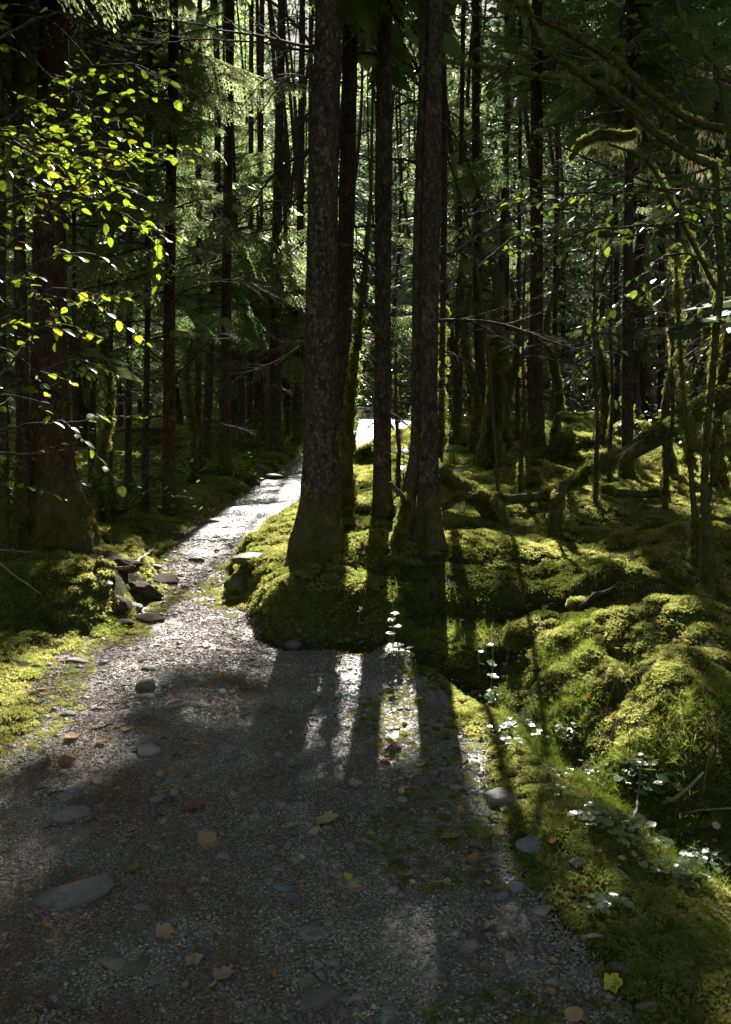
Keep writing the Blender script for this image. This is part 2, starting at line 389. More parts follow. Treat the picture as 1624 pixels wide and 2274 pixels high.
def bark_mat(name, dark, lite, lich, lamt, moss_h=0.6, scale=1.0):
    m, t = mat(name); v0 = coords(t, 'Object', (1, 1, .5)); v1 = coords(t)
    wn = N(t, 'ShaderNodeTexNoise'); wn.inputs['Scale'].default_value = 18; wn.inputs['Detail'].default_value = 4; t.links.new(v0, wn.inputs['Vector'])
    wm = N(t, 'ShaderNodeVectorMath', operation='MULTIPLY_ADD'); t.links.new(wn.outputs['Color'], wm.inputs[0]); wm.inputs[1].default_value = (.07, .07, .07); t.links.new(v0, wm.inputs[2]); v = wm.outputs[0]
    vo = N(t, 'ShaderNodeTexVoronoi'); vo.inputs['Scale'].default_value = 34 * scale; t.links.new(v, vo.inputs['Vector'])
    ve = N(t, 'ShaderNodeTexVoronoi', feature='DISTANCE_TO_EDGE'); ve.inputs['Scale'].default_value = 34 * scale; t.links.new(v, ve.inputs['Vector'])
    n = noise_n(t, v, 16 * scale, 6, .75)
    c = ramp(t, n, [(.25, dark), (.75, lite)])
    c = mixc(t, 1, c, ramp(t, vo.outputs['Color'], [(.15, (.55, .53, .5)), (.85, (1.35, 1.32, 1.28))]), 'MULTIPLY')
    c = mixc(t, 1, c, ramp(t, ve.outputs['Distance'], [(.0, (.35, .33, .31)), (.16, (1, 1, 1))]), 'MULTIPLY')
    lf = ramp(t, noise_n(t, v1, 9, 6, .8), [(.62 - lamt * .2, (0, 0, 0)), (.72 - lamt * .2, (.8, .8, .8))])
    c = mixc(t, lf, c, mixc(t, 1, ramp(t, n, [(.2, (.5, .5, .5)), (.8, (1.3, 1.3, 1.3))]), lich, 'MULTIPLY'))
    if moss_h > .18:
        sx = N(t, 'ShaderNodeSeparateXYZ'); t.links.new(v1, sx.inputs[0])
        g = N(t, 'ShaderNodeMath', operation='MULTIPLY_ADD'); t.links.new(noise_n(t, v1, 7, 6, .8), g.inputs[0]); g.inputs[1].default_value = -2.4 * max(moss_h, .22); t.links.new(sx.outputs[2], g.inputs[2])
        mf = ramp(t, g.outputs[0], [(0, (.75, .75, .75)), (min(1, .12 + .4 * moss_h), (0, 0, 0))])
        c = mixc(t, mf, c, ramp(t, n, [(.3, (.030, .034, .010)), (.7, (.10, .10, .028))]))
    hh = mixc(t, .5, ve.outputs['Distance'], n)
    finish(t, c, .85, bump(t, hh, 1.0, .025), .25); return m
M['bark'] = bark_mat('spruce_bark', (.028, .020, .016), (.12, .085, .065), (.15, .14, .11), .12, .35)
M['bark_scaly'] = bark_mat('scaly_bark', (.024, .017, .013), (.135, .098, .075), (.20, .18, .14), .30, .22)
M['bark_red'] = bark_mat('reddish_bark', (.030, .016, .010), (.14, .078, .052), (.15, .13, .09), .1, .35)
M['bark_moss'] = bark_mat('mossy_bark', (.020, .020, .008), (.075, .075, .025), (.15, .15, .07), .8, 3.0)
M['twig'] = bark_mat('dead_twig', (.035, .024, .018), (.14, .10, .08), (.2, .18, .13), .3, .01)
M['flake'] = leafy('bark_flake', [(.2, (.04, .03, .024)), (.8, (.17, .145, .115))], [(0, (.1, .1, .1)), (1, (.2, .2, .2))], .7, .3, .05, 30)

def rock_mat(name, a, b, moss=.3):
    m, t = mat(name); v = coords(t); n = noise_n(t, v, 9, 6, .65); n2 = noise_n(t, v, 55, 4)
    r = orand(t); c = ramp(t, n, [(.3, a), (.7, b)]); c = mixc(t, 1, c, ramp(t, r, [(0, (.6, .6, .62)), (1, (1.35, 1.3, 1.25))]), 'MULTIPLY')
    c = mixc(t, .3, c, ramp(t, n2, [(.3, (.02, .02, .02)), (.7, (.25, .24, .22))]))
    if moss:
        f = ramp(t, noise_n(t, v, 5, 5), [(.62 - moss * .3, (0, 0, 0)), (.72 - moss * .3, (1, 1, 1))]); c = mixc(t, f, c, (.075, .08, .02))
    finish(t, c, .6, bump(t, mixc(t, .4, n, n2), .6, .008), .4); return m
def gravel_mat(name, g, ro, tint=(1, 1, 1)):
    m, t = mat(name); v = coords(t); w = N(t, 'ShaderNodeTexVoronoi'); w.inputs['Scale'].default_value = 38; t.links.new(v, w.inputs['Vector'])
    c = ramp(t, w.outputs['Color'], [(.1, (.045 * g, .043 * g, .043 * g)), (.45, (.11 * g, .104 * g, .10 * g)), (.75, (.19 * g, .18 * g, .17 * g)), (.95, (.40 * g ** .5, .38 * g ** .5, .36 * g ** .5))])
    c = mixc(t, 1, c, tint, 'MULTIPLY')
    finish(t, mixc(t, .3, c, ramp(t, noise_n(t, v, 120, 3), [(.3, (.05, .045, .04)), (.7, (.25 * g, .23 * g, .22 * g))])), ro, None, .55); return m
M['gravel'] = gravel_mat('gravel_pieces', 1.0, .6); M['grit'] = gravel_mat('grit_pieces', 1.9, .5, (1.12, 1.0, .90))
M['rock'] = rock_mat('grey_stone', (.11, .108, .11), (.25, .24, .235), 0.1)
M['rock_blue'] = rock_mat('bluish_stone', (.10, .112, .135), (.20, .215, .245), 0)
M['rock_pale'] = rock_mat('pale_stone', (.20, .19, .18), (.36, .34, .33), 0)
M['rock_dark'] = rock_mat('dark_stone', (.05, .043, .040), (.13, .115, .105), .2)
M['rock_moss'] = rock_mat('mossy_stone', (.06, .055, .045), (.13, .12, .10), .9)
M['root'] = bark_mat('root_wood', (.05, .034, .026), (.20, .14, .11), (.15, .13, .10), .3, .1)

def plain(name, a, b, rough=.7, transl=.3, sc=25):
    m, t = mat(name); v = coords(t); n = noise_n(t, v, sc, 4)
    c = ramp(t, n, [(.3, a), (.7, b)]); c2 = mixc(t, 1, c, ramp(t, orand(t), [(0, (.75, .72, .7)), (1, (1.15, 1.1, 1.1))]), 'MULTIPLY')
    finish(t, c2, rough, None, .3, transl, c2); return m
M['l_tan'] = plain('dry_tan_leaf', (.30, .19, .10), (.56, .40, .24))
M['l_pale'] = plain('dry_pale_leaf', (.34, .26, .17), (.52, .44, .32))
M['l_orange'] = plain('orange_leaf', (.35, .12, .02), (.55, .25, .04))
M['l_brown'] = plain('brown_leaf', (.16, .075, .04), (.34, .18, .10))
M['l_yellow'] = plain('yellow_leaf', (.50, .42, .03), (.62, .56, .08))
M['l_green'] = plain('green_leaf', (.10, .15, .03), (.20, .24, .06))
M['wood_pale'] = plain('bare_wood', (.16, .12, .09), (.34, .28, .22), .7, .0001, 12)
M['litter'] = plain('needle_litter', (.09, .055, .035), (.24, .16, .10), .7, .1, 2)

# ------------------------------------------------------------------ ground sheets
def grid_mesh(name, Z, keep, m):
    V = np.stack([GX, GY, Z], -1).reshape(-1, 3)
    i = np.arange(NR - 1)[:, None] * NC; j = np.arange(NC - 1)[None]
    Q = np.stack([i + j, i + j + 1, i + NC + j + 1, i + NC + j], -1)[keep].reshape(-1, 4)
    u, inv = np.unique(Q, return_inverse=True)
    return mesh(name, V[u], inv.reshape(-1, 4), m, True)
PATHW = sstep(-.02, .10, GP)
keep = np.ones((NR - 1, NC - 1), bool)
fl = link('forest_floor', grid_mesh('forest_floor', GH - .03 * PATHW, keep, M['floor'])); tag(fl, kind='structure')
kp = (GP[:-1, :-1] > -.03) | (GP[1:, 1:] > -.03) | (GP[1:, :-1] > -.03) | (GP[:-1, 1:] > -.03)
pa = link('path', grid_mesh('path', np.where(GP > -.02, GH + .004 * PATHW - .004, GH - .02), kp, M['path'])); tag(pa, kind='structure')

# ------------------------------------------------------------------ sun flecks: crown sprays are cut away to let the sun through (frame px, radii, openness)
FLECK = [(470, 2120, 60, 26, .9), (520, 2200, 110, 30, .7), (660, 2150, 50, 26, .8), (905, 1940, 50, 30, .7), (640, 1685, 60, 20, .9), (740, 1640, 70, 24, .7), (1100, 2150, 110, 34, .8), (950, 2170, 60, 26, .8), (70, 1900, 60, 22, .6), (380, 1940, 40, 16, .6), (1190, 1830, 70, 30, .8), (620, 1810, 50, 16, .6), (40, 1765, 60, 20, .7),
         (440, 1300, 110, 110, 1), (430, 1240, 120, 45, .85), (500, 1180, 110, 30, .6), (580, 1110, 90, 40, .55), (630, 1060, 70, 25, .5), (660, 1020, 40, 20, .4),
         (400, 1410, 200, 40, .85), (330, 1470, 240, 40, .55), (180, 1500, 220, 60, .65), (60, 1430, 150, 40, 1), (40, 1640, 120, 45, .95), (130, 1560, 130, 50, .5), (250, 1610, 90, 35, .45),
         (250, 1330, 110, 90, 1), (180, 1390, 120, 30, .9), (310, 1240, 50, 25, .9), (235, 1925, 55, 28, .8), (430, 1560, 120, 25, .35), (455, 1625, 50, 18, .6),
         (720, 1470, 180, 40, .75), (730, 1570, 110, 70, .75), (900, 1600, 90, 110, .95), (880, 1700, 70, 60, .9), (690, 1690, 130, 45, .5), (910, 1930, 50, 30, .6),
         (500, 2130, 90, 50, .5), (560, 2200, 130, 50, .5), (900, 2140, 60, 30, .35), (1220, 2130, 90, 40, .5), (1340, 2200, 70, 30, .35), (1000, 2220, 80, 30, .35),
         (870, 1480, 70, 30, 1), (1090, 1570, 70, 40, 1), (1170, 1625, 110, 65, 1), (1270, 1700, 140, 75, 1), (1400, 1770, 150, 80, 1), (1530, 1850, 130, 90, 1), (1600, 1900, 90, 60, 1),
         (1120, 1740, 120, 40, .65), (1200, 1800, 90, 35, .45), (1370, 2040, 90, 30, .8), (1300, 1900, 90, 40, .4),
         (610, 1210, 80, 50, 1), (590, 1300, 90, 60, .6), (640, 1370, 70, 40, .45), (770, 1320, 60, 95, 1), (885, 1290, 65, 110, 1), (1020, 1240, 65, 100, 1), (800, 1210, 80, 40, .7),
         (1110, 1280, 110, 80, .9), (1180, 1350, 110, 45, .9), (1130, 1400, 120, 30, .85), (1290, 1420, 120, 45, .8), (1170, 1450, 140, 40, .8), (1390, 1400, 100, 45, .8),
         (1400, 1380, 90, 30, .5), (1290, 1000, 40, 35, 1), (1260, 960, 40, 20, .7), (1530, 1010, 90, 60, .9), (1590, 1080, 60, 40, .8), (1430, 880, 60, 25, .9), (1340, 880, 60, 30, .7),
         (830, 960, 90, 26, 1), (840, 942, 120, 10, 1), (800, 1000, 50, 25, .6), (930, 1010, 60, 30, .6), (740, 1150, 60, 50, .7), (770, 1080, 60, 40, .7),
         (1180, 1150, 120, 60, .5), (1380, 1230, 160, 60, .4), (1480, 1450, 120, 50, .3), (1560, 1560, 90, 60, .15), (1300, 1570, 90, 50, .4)]
FL = []
rf = random.Random(5)
for _ in range(26):
    px, py = rf.uniform(-40, 1150), rf.uniform(1500, 2274); r_ = rf.uniform(10, 26) * (py - 890) / 1000
    if px > 760 and py > 1720: continue
    FLECK.append((px, py, r_, r_ * rf.uniform(.35, .6), .75))
for (px, py, rx, ry, op) in FLECK:
    c = ground(px, py); n = ground(px, py + ry); f = ground(px, py - ry)
    yc = (n[1] + f[1]) / 2; b = min(abs(f[1] - n[1]) / 2, 4.0); a = rx / F * c[1]
    FL.append((c[0], yc if b < 4 else c[1], c[2], a, b, op))
NG = len(FL)
GAP = [1.2] * NG
def L3(px, py, Y, r, ry, op, gap=1.1): p = at(px, py, Y); FL.append((p[0], p[1], p[2], r, ry, op)); GAP.append(gap)
# sunlit foliage and trunk edges above the ground
L3(180, 300, 4.6, 1.3, 1.2, .9, .7); L3(60, 800, 4.4, .8, .7, .8, .7); L3(300, 450, 5.0, .7, .7, .8, .7); L3(50, 550, 4.6, .9, .9, .7, .7)
L3(440, 470, 12, 1.2, 1.6, .85); L3(400, 700, 12, .8, 1, .6); L3(330, 300, 12, 1.6, 1.6, .8); L3(360, 60, 12, 1.6, 1.6, .7); L3(250, 150, 14, 2.0, 2, .7)
L3(600, 620, 18, 1.6, 2.6, 1); L3(640, 420, 18, 1.8, 2.6, 1); L3(600, 250, 18, 2.2, 2.6, .9); L3(790, 420, 20, 1.6, 3, .9); L3(880, 560, 20, 1.4, 3, .8); L3(560, 100, 17, 2.4, 2.4, .8); L3(620, 500, 26, 3, 4.5, 1); L3(640, 300, 24, 3, 4.5, 1); L3(550, 200, 22, 3, 4, .9); L3(460, 260, 14, 1.6, 2, .9); L3(800, 600, 30, 3, 5, .9); L3(500, 350, 24, 2.5, 4, .8)
L3(1030, 200, 14, 1.2, 1.4, .8); L3(1040, 430, 18, 1.5, 2.4, .6); L3(1250, 500, 7.2, .9, .8, .6, .7); L3(1420, 300, 6.6, 1.2, .8, .7, .5); L3(1500, 500, 6.6, .8, .7, .6, .5); L3(1300, 120, 6.4, 1.0, .7, .7, .5)
L3(165, 1000, 8.0, .25, .3, 1, .8); L3(140, 1150, 8.0, .4, .3, 1, .8); L3(690, 1150, 8.7, .4, .3, .8, .8); L3(950, 1000, 8.7, .4, .3, .7, .8)
L3(1290, 450, 16, 1.3, 2.4, .8); L3(1150, 620, 16, 1.3, 2.0, .5); 
FL = np.array(FL)

def lit(P):
    """True where an element of a crown would shade one of the open flecks"""
    P = np.asarray(P, float).reshape(-1, 3); out = np.zeros(len(P), bool)
    for n_, (cx, cy, cz, a, b, op) in enumerate(FL):
        mg = (.18 if op >= 1 else .11 if op >= .78 else .06) if n_ < NG else .06
        k = P[:, 2] > cz + GAP[n_]
        t = (P[:, 2] - cz) / SD[2]
        gx = P[:, 0] - SD[0] * t; gy = P[:, 1] - SD[1] * t
        e = ((gx - cx) / (a + mg)) ** 2 + ((gy - cy) / (b + mg * 1.5)) ** 2
        k &= e < 1.25
        if k.any():
            fq = 2.2 / max(.12, min(a, .6)); n = .5 + .5 * vn2(gx[k] * fq * .45, gy[k] * fq * 1.3, 13) + .25 * vn2(gx[k] * fq * 2, gy[k] * fq * 2.4, 14)
            kk = n < op * .95 if op < 1 else np.ones(k.sum(), bool)
            kk &= e[k] < 1.0 + .25 * vn2(gx[k] * 3, gy[k] * 3, 15)
            out[np.where(k)[0][kk]] = True
    return out

# ------------------------------------------------------------------ branch prototypes (shared mesh data)
def fine_branch(seed, L=2.0, dens=1.0, hang=.5):
    """live spruce bough along +X: drooping axis, side twigs, needle shoots"""
    r = np.random.default_rng(seed); st = Bag(); fo = Bag()
    n = 14; t = np.linspace(0, 1, n); ax = np.stack([t * L, .10 * np.sin(t * 3 + seed) * t, -.38 * t ** 1.6 * L * .5 + .12 * t ** 4 * L], -1)
    V, Q, T = tube(ax, .016 * (1 - t) + .003, 4); st.add(V, Q, T)
    KP = []; KA = []; KB = []; KL = []
    m = int(34 * dens)
    for k in range(m):
        q = .12 + .88 * (k + r.random() * .6) / m; i = min(int(q * (n - 1)), n - 2); f = q * (n - 1) - i
        p = ax[i] * (1 - f) + ax[i + 1] * f
        for sgn in (-1, 1):
            l = (.16 + .42 * math.sin(min(1, q * 1.15) * math.pi) ** .7 * (1 - .35 * q)) * r.uniform(.6, 1.15)
            d = np.array([.75, sgn * 1.0, -.25]); d = d / np.linalg.norm(d)
            g = np.linspace(0, 1, 5)[:, None]; tw = p + d * l * g + np.array([0, 0, -hang * l]) * g ** 2
            V, Q, T = tube(tw, np.array([.004, .0035, .003, .002, .001]), 3, cap=False); st.add(V, Q)
            ns = max(5, int(l / .028))
            u = (np.arange(ns) + r.random(ns) * .5) / ns; u = u[:, None]
            P = p + d * l * u + np.array([0, 0, -hang * l]) * u ** 2
            ta = unit(d * l + np.array([0, 0, -2 * hang * l]) * u)
            side = unit(np.cross(ta, [0, 0, 1.0]))
            sg = np.where(np.arange(ns) % 2 == 0, 1, -1)[:, None]
            A = unit(ta * .8 + side * sg * .9 + r.normal(0, .15, (ns, 3)) + np.array([0, 0, -.25]))
            B = unit(np.cross(A, r.normal(0, .35, (ns, 3)) + np.array([0, 0, 1.0])))
            KP.append(P); KA.append(A); KB.append(B); KL.append((.085 * (1 - .55 * u[:, 0]) + .02) * r.uniform(.7, 1.2, ns))
            KP.append(P); KA.append(ta); KB.append(side); KL.append(np.full(ns, .05))
    KP = np.concatenate(KP); KA = np.concatenate(KA); KB = np.concatenate(KB); KL = np.concatenate(KL)
    V, Q = kites(KP, KA, KB, KL, .021, .5); fo.add(V, Q)
    V2, Q2 = kites(KP, KA, np.cross(KA, KB), KL * .95, .014, .5); fo.add(V2[::1], Q2)
    me = mesh('bough', np.concatenate([np.concatenate(st.v), np.concatenate(fo.v)]), np.concatenate([np.concatenate(st.q), np.concatenate(fo.q) + st.n]), M['needles'])
    me.materials.append(M['twig'])
    idx = np.zeros(len(me.polygons), np.int32); idx[:sum(len(q) for q in st.q)] = 1
    me.polygons.foreach_set('material_index', idx)
    return me
BOUGH = [fine_branch(s, 2.0, d, h) for s, d, h in ((1, 1, .5), (2, .85, .7), (3, .7, .35), (4, 1.0, .9), (5, .6, .6))]

def dead_branch(seed, L=1.5, up=.1):
    r = np.random.default_rng(seed); b = Bag()
    def grow(p, d, l, rad, lev):
        n = max(4, int(l / .09)); pts = [p]; c = p.copy(); dd = d.copy()
        for i in range(n):
            dd = unit(dd + r.normal(0, .10, 3) + np.array([0, 0, -.045 if lev == 0 else .01])); c = c + dd * l / n; pts.append(c.copy())
        pts = np.array(pts); R = rad * (1 - np.linspace(0, 1, len(pts)) * .85)
        V, Q, T = tube(pts, R, 4 if lev == 0 else 3, cap=False); b.add(V, Q)
        if lev < 2:
            k = int((l / .075 if lev == 0 else l / .09)) 
            for _ in range(k):
                q = r.uniform(.15, 1); i = min(int(q * n), n - 1)
                sd = unit(np.cross(dd, r.normal(0, 1, 3))); sd[2] *= .5
                grow(pts[i], unit(dd * .8 + sd * .9), l * r.uniform(.18, .42) * (1.1 - .6 * q), R[i] * .5, lev + 1)
    grow(np.zeros(3), np.array([1., 0, up]), L, .013, 0)
    return b.mesh('dead_branch', M['twig'])
DEAD = [dead_branch(s, 1.5, u) for s, u in ((1, .1), (2, .25), (3, -.1), (4, .3), (5, 0.0))]

# coarse boughs, vectorised, for far and upper crowns
def coarse_crown(z0, z1, R0, nb, per, kl=.30, kw=.10, seed=0, axis=None, sparse_low=0.0):
    """needle sprays of a crown from z0 to z1, local to the tree base; returns P,A,B,L,W"""
    r = np.random.default_rng(seed)
    q = r.random(nb) ** .85; z = z0 + (z1 - z0) * q
    yaw = r.random(nb) * 2 * math.pi; L = R0 * (1 - q) ** .55 * r.uniform(.7, 1.1, nb) + .25
    t = r.random((nb, per)) ** .7; s = r.uniform(-1, 1, (nb, per))
    dx, dy = np.cos(yaw)[:, None], np.sin(yaw)[:, None]
    wid = .42 * np.minimum(L[:, None], 1.8) * np.sin(np.clip(t * 1.1, 0, 1) * math.pi) ** .6
    rad = t * L[:, None]; off = s * wid
    X = dx * rad - dy * off; Y = dy * rad + dx * off
    Z = z[:, None] - .32 * rad * t + .05 * rad - .25 * np.abs(off) - r.random((nb, per)) * .12
    if axis is not None:
        ax = np.interp(z, axis[:, 2], axis[:, 0])[:, None]; ay = np.interp(z, axis[:, 2], axis[:, 1])[:, None]; X = X + ax; Y = Y + ay
    P = np.stack([X, Y, Z], -1).reshape(-1, 3)
    A = np.stack([dx - dy * s * .9, dy + dx * s * .9, -.45 + 0 * s], -1).reshape(-1, 3); A = unit(A + r.normal(0, .25, A.shape))
    B = unit(np.cross(A, r.normal(0, .45, A.shape) + np.array([0, 0, 1.])))
    n = len(P); return P, A, B, kl * r.uniform(.6, 1.2, n), kw * r.uniform(.7, 1.2, n)

# ------------------------------------------------------------------ trunks
def trunk(P, R, seg, step, flare=0.0, flare_h=.22, seed=0, rough=.06, lobes=5, base_z=0, knots=0, bias=None):
    C, r = resample(P, R, step)
    T = np.linspace(0, 2 * math.pi, seg, endpoint=False)[None]
    h = np.maximum(C[:, 2] - base_z, 0)[:, None]
    rad = np.repeat(r[:, None], seg, 1)
    x = np.cos(T) * 3 + 0 * h; yy = np.sin(T) * 3 + 0 * h
    rad = rad * (1 + rough * vn3(x, yy, h * 6 + seed * 10) + rough * .7 * vn3(x * 3, yy * 3, h * 14 + seed) + rough * 1.2 * vn3(x * .5, yy * .5, h * 1.3 + seed * 3))
    lo = .55 + .45 * np.cos(lobes * T + seed) * 1.0 + .25 * np.cos((lobes - 2) * T + seed * 2)
    fl_ = flare * np.exp(-h / flare_h) * lo + flare * .35 * np.exp(-h / (flare_h * 3))
    if bias is not None: fl_ = fl_ * (1 + bias[1] * np.cos(T - bias[0]))
    rad = rad * (1 + fl_)
    return C, rad

def patch(seed, n, rad, kind):
    r = np.random.default_rng(seed); a = r.random(n) * 6.283; q = np.sqrt(r.random(n)) * rad; P = np.stack([np.cos(a) * q, np.sin(a) * q, np.zeros(n)], -1); B = Bag()
    if kind == 'grit':
        o6 = np.array([[1, 0, 0], [0, 1, 0], [-1, 0, 0], [0, -1, 0], [0, 0, .7], [0, 0, -.7]]); t6 = np.array([[0, 1, 4], [1, 2, 4], [2, 3, 4], [3, 0, 4], [1, 0, 5], [2, 1, 5], [3, 2, 5], [0, 3, 5]])
        for p in P:
            s = r.uniform(.0025, .0085) ; w = o6 * (1 + r.normal(0, .22, (6, 1))) * s * np.array([1, r.uniform(.5, 1), r.uniform(.25, .55)]); c, sn = math.cos(p[0] * 999), math.sin(p[0] * 999)
            B.add(np.stack([w[:, 0] * c - w[:, 1] * sn, w[:, 0] * sn + w[:, 1] * c, w[:, 2]], -1) + p, None, t6)
        return bpy.data.objects.new('grit', B.mesh('grit', M['grit']))
    th = r.random(n) * 6.283; A = unit(np.stack([np.cos(th), np.sin(th), r.normal(.05, .15, n)], -1)); V, Q = kites(P + [0, 0, .003], A, unit(np.cross(A, r.normal(0, .6, (n, 3)) + [0, 0, 1])), r.uniform(.008, .03, n), r.uniform(.001, .004, n)); B.add(V, Q)
    return bpy.data.objects.new('litter', B.mesh('litter', M['litter']))
def put_tufts(name, P, Nn, scale, parent=None, label=None, cat=None, kind='stuff', which=None):
    me = bpy.data.meshes.new(name); me.vertices.add(len(P)); me.vertices.foreach_set('co', np.asarray(P, np.float32).ravel()); me.update()
    z = unit(np.asarray(Nn, float)); n = len(P)
    # euler from normal, plus spin about it
    spin = rng.random(n) * 6.283
    rx = np.arctan2(-z[:, 1], z[:, 2]); ry = np.arcsin(np.clip(z[:, 0], -1, 1))
    # R = Rx*Ry ordering approximated through matrices
    a = np.where(np.abs(z[:, 2:3]) > .95, np.array([[1., 0, 0]]), np.array([[0, 0, 1.]])); e1 = unit(np.cross(a, z)); e2 = np.cross(z, e1)
    c, s = np.cos(spin)[:, None], np.sin(spin)[:, None]; X = e1 * c + e2 * s; Y = np.cross(z, X)
    # matrix columns X,Y,z -> XYZ euler
    sy = -X[:, 2]; ey = np.arcsin(np.clip(sy, -1, 1)); ex = np.arctan2(Y[:, 2], z[:, 2]); ez = np.arctan2(X[:, 1], X[:, 0])
    me.attributes.new('rot', 'FLOAT_VECTOR', 'POINT').data.foreach_set('vector', np.stack([ex, ey, ez], -1).astype(np.float32).ravel())
    me.attributes.new('scl', 'FLOAT', 'POINT').data.foreach_set('value', np.asarray(scale, np.float32) * np.ones(n, np.float32))
    me.attributes.new('pick', 'INT', 'POINT').data.foreach_set('value', rng.integers(0, 3, n).astype(np.int32))
    o = link(name, me, parent); md = o.modifiers.new('scatter', 'NODES'); md.node_group = which or SC_MOSS
    tag(o, label, cat, kind=kind); return o

def scatter_group(name, protos):
    g = bpy.data.node_groups.new(name, 'GeometryNodeTree')
    g.interface.new_socket('Geometry', in_out='INPUT', socket_type='NodeSocketGeometry'); g.interface.new_socket('Geometry', in_out='OUTPUT', socket_type='NodeSocketGeometry')
    i = g.nodes.new('NodeGroupInput'); o = g.nodes.new('NodeGroupOutput'); ip = g.nodes.new('GeometryNodeInstanceOnPoints'); j = g.nodes.new('GeometryNodeJoinGeometry')
    for p in reversed(protos):
        oi = g.nodes.new('GeometryNodeObjectInfo'); oi.inputs['Object'].default_value = p; oi.inputs['As Instance'].default_value = False
        gi = g.nodes.new('GeometryNodeGeometryToInstance'); g.links.new(oi.outputs['Geometry'], gi.inputs[0]); g.links.new(gi.outputs[0], j.inputs[0])
    def attr(n, ty):
        a = g.nodes.new('GeometryNodeInputNamedAttribute'); a.data_type = ty; a.inputs['Name'].default_value = n; return a.outputs['Attribute']
    g.links.new(i.outputs[0], ip.inputs['Points']); g.links.new(j.outputs[0], ip.inputs['Instance'])
    ip.inputs['Pick Instance'].default_value = True; g.links.new(attr('pick', 'INT'), ip.inputs['Instance Index'])
    g.links.new(attr('rot', 'FLOAT_VECTOR'), ip.inputs['Rotation']); g.links.new(attr('scl', 'FLOAT'), ip.inputs['Scale'])
    g.links.new(ip.outputs[0], o.inputs[0]); return g

def tuft(seed, n, rad, h, w, m, lean=.5, curl=.0):
    r = np.random.default_rng(seed)
    a = r.random(n) * 6.283; q = np.sqrt(r.random(n)) * rad
    P = np.stack([np.cos(a) * q, np.sin(a) * q, np.full(n, -.004)], -1)
    A = unit(np.stack([np.cos(a) * q / rad * lean, np.sin(a) * q / rad * lean, np.ones(n)], -1) + r.normal(0, .28, (n, 3)))
    B = unit(np.cross(A, r.normal(0, 1, (n, 3))))
    H = h * r.uniform(.5, 1.1, n) * (1 - .35 * (q / rad) ** 2)
    V, Q = kites(P, A, B, H, w, .55); b = Bag(); b.add(V, Q)
    # side fronds near the tips
    P2 = P + A * (H * .5)[:, None]; C = unit(B * .8 + A * .6)
    V, Q = kites(P2, C, A, H * .42, w * .8, .5); b.add(V, Q)
    C = unit(-B * .8 + A * .6 + np.cross(A, B) * .4)
    V, Q = kites(P2 + A * (H * .12)[:, None], C, A, H * .4, w * .8, .5); b.add(V, Q)
    o = bpy.data.objects.new('sprig', b.mesh('sprig', m)); return o
SC_MOSS = scatter_group('moss_scatter', [tuft(1, 70, .055, .036, .0085, M['moss']), tuft(2, 60, .05, .028, .009, M['moss'], .8), tuft(3, 80, .06, .045, .007, M['moss'], .4)])
SC_GRIT = scatter_group('grit_scatter', [patch(1, 54, .07, 'grit'), patch(2, 50, .07, 'grit'), patch(3, 42, .06, 'grit')]); SC_LIT = scatter_group('litter_scatter', [patch(k, 46, .08, 'lit') for k in (4, 5, 6)])
SC_DARK = scatter_group('moss_dark_scatter', [tuft(4, 60, .055, .030, .010, M['mossdark']), tuft(5, 50, .05, .04, .010, M['mossdark'], .9), tuft(6, 60, .06, .035, .009, M['mossdark'], .6)])
SC_GRASS = scatter_group('grass_scatter', [tuft(7, 16, .05, .16, .006, M['grass'], 1.2), tuft(8, 12, .05, .22, .005, M['grass'], 1.0), tuft(9, 18, .06, .10, .006, M['grass'], 1.5)])

def plates(C, rad, parent, n, zmax):
    seg = rad.shape[1]; V, Q, _ = tube(C, None, seg, rad, cap=False); V = V.reshape(len(C), seg, 3)
    i = rng.integers(0, len(C) - 1, n * 2); j = rng.integers(0, seg, n * 2); f = rng.random((n * 2, 1)); f2 = rng.random((n * 2, 1)); j2 = (j + 1) % seg
    P = (V[i, j] * (1 - f) + V[i + 1, j] * f) * (1 - f2) + (V[i, j2] * (1 - f) + V[i + 1, j2] * f) * f2
    k = (P[:, 2] > .35) & (P[:, 2] < zmax) & (vn3(P[:, 0] * 5, P[:, 1] * 5, P[:, 2] * 1.6) > -.15); P = P[k][:n]; i = i[k][:n]; n = len(P)
    Nn = unit(P - C[i]); Nn[:, 2] = 0; Nn = unit(Nn); A = unit(np.array([0, 0, 1.]) + Nn * rng.uniform(.05, .5, (n, 1)) + rng.normal(0, .35, (n, 3)) * (1 - np.abs(Nn))); B = unit(np.cross(A, Nn))
    V, Q = kites(P + Nn * .002 - A * .012, A, B, rng.uniform(.018, .05, n), rng.uniform(.014, .036, n), .5); o = link('bark_plates', mesh('bark_plates', V, Q, M['flake']), parent); tag(o, kind='stuff')
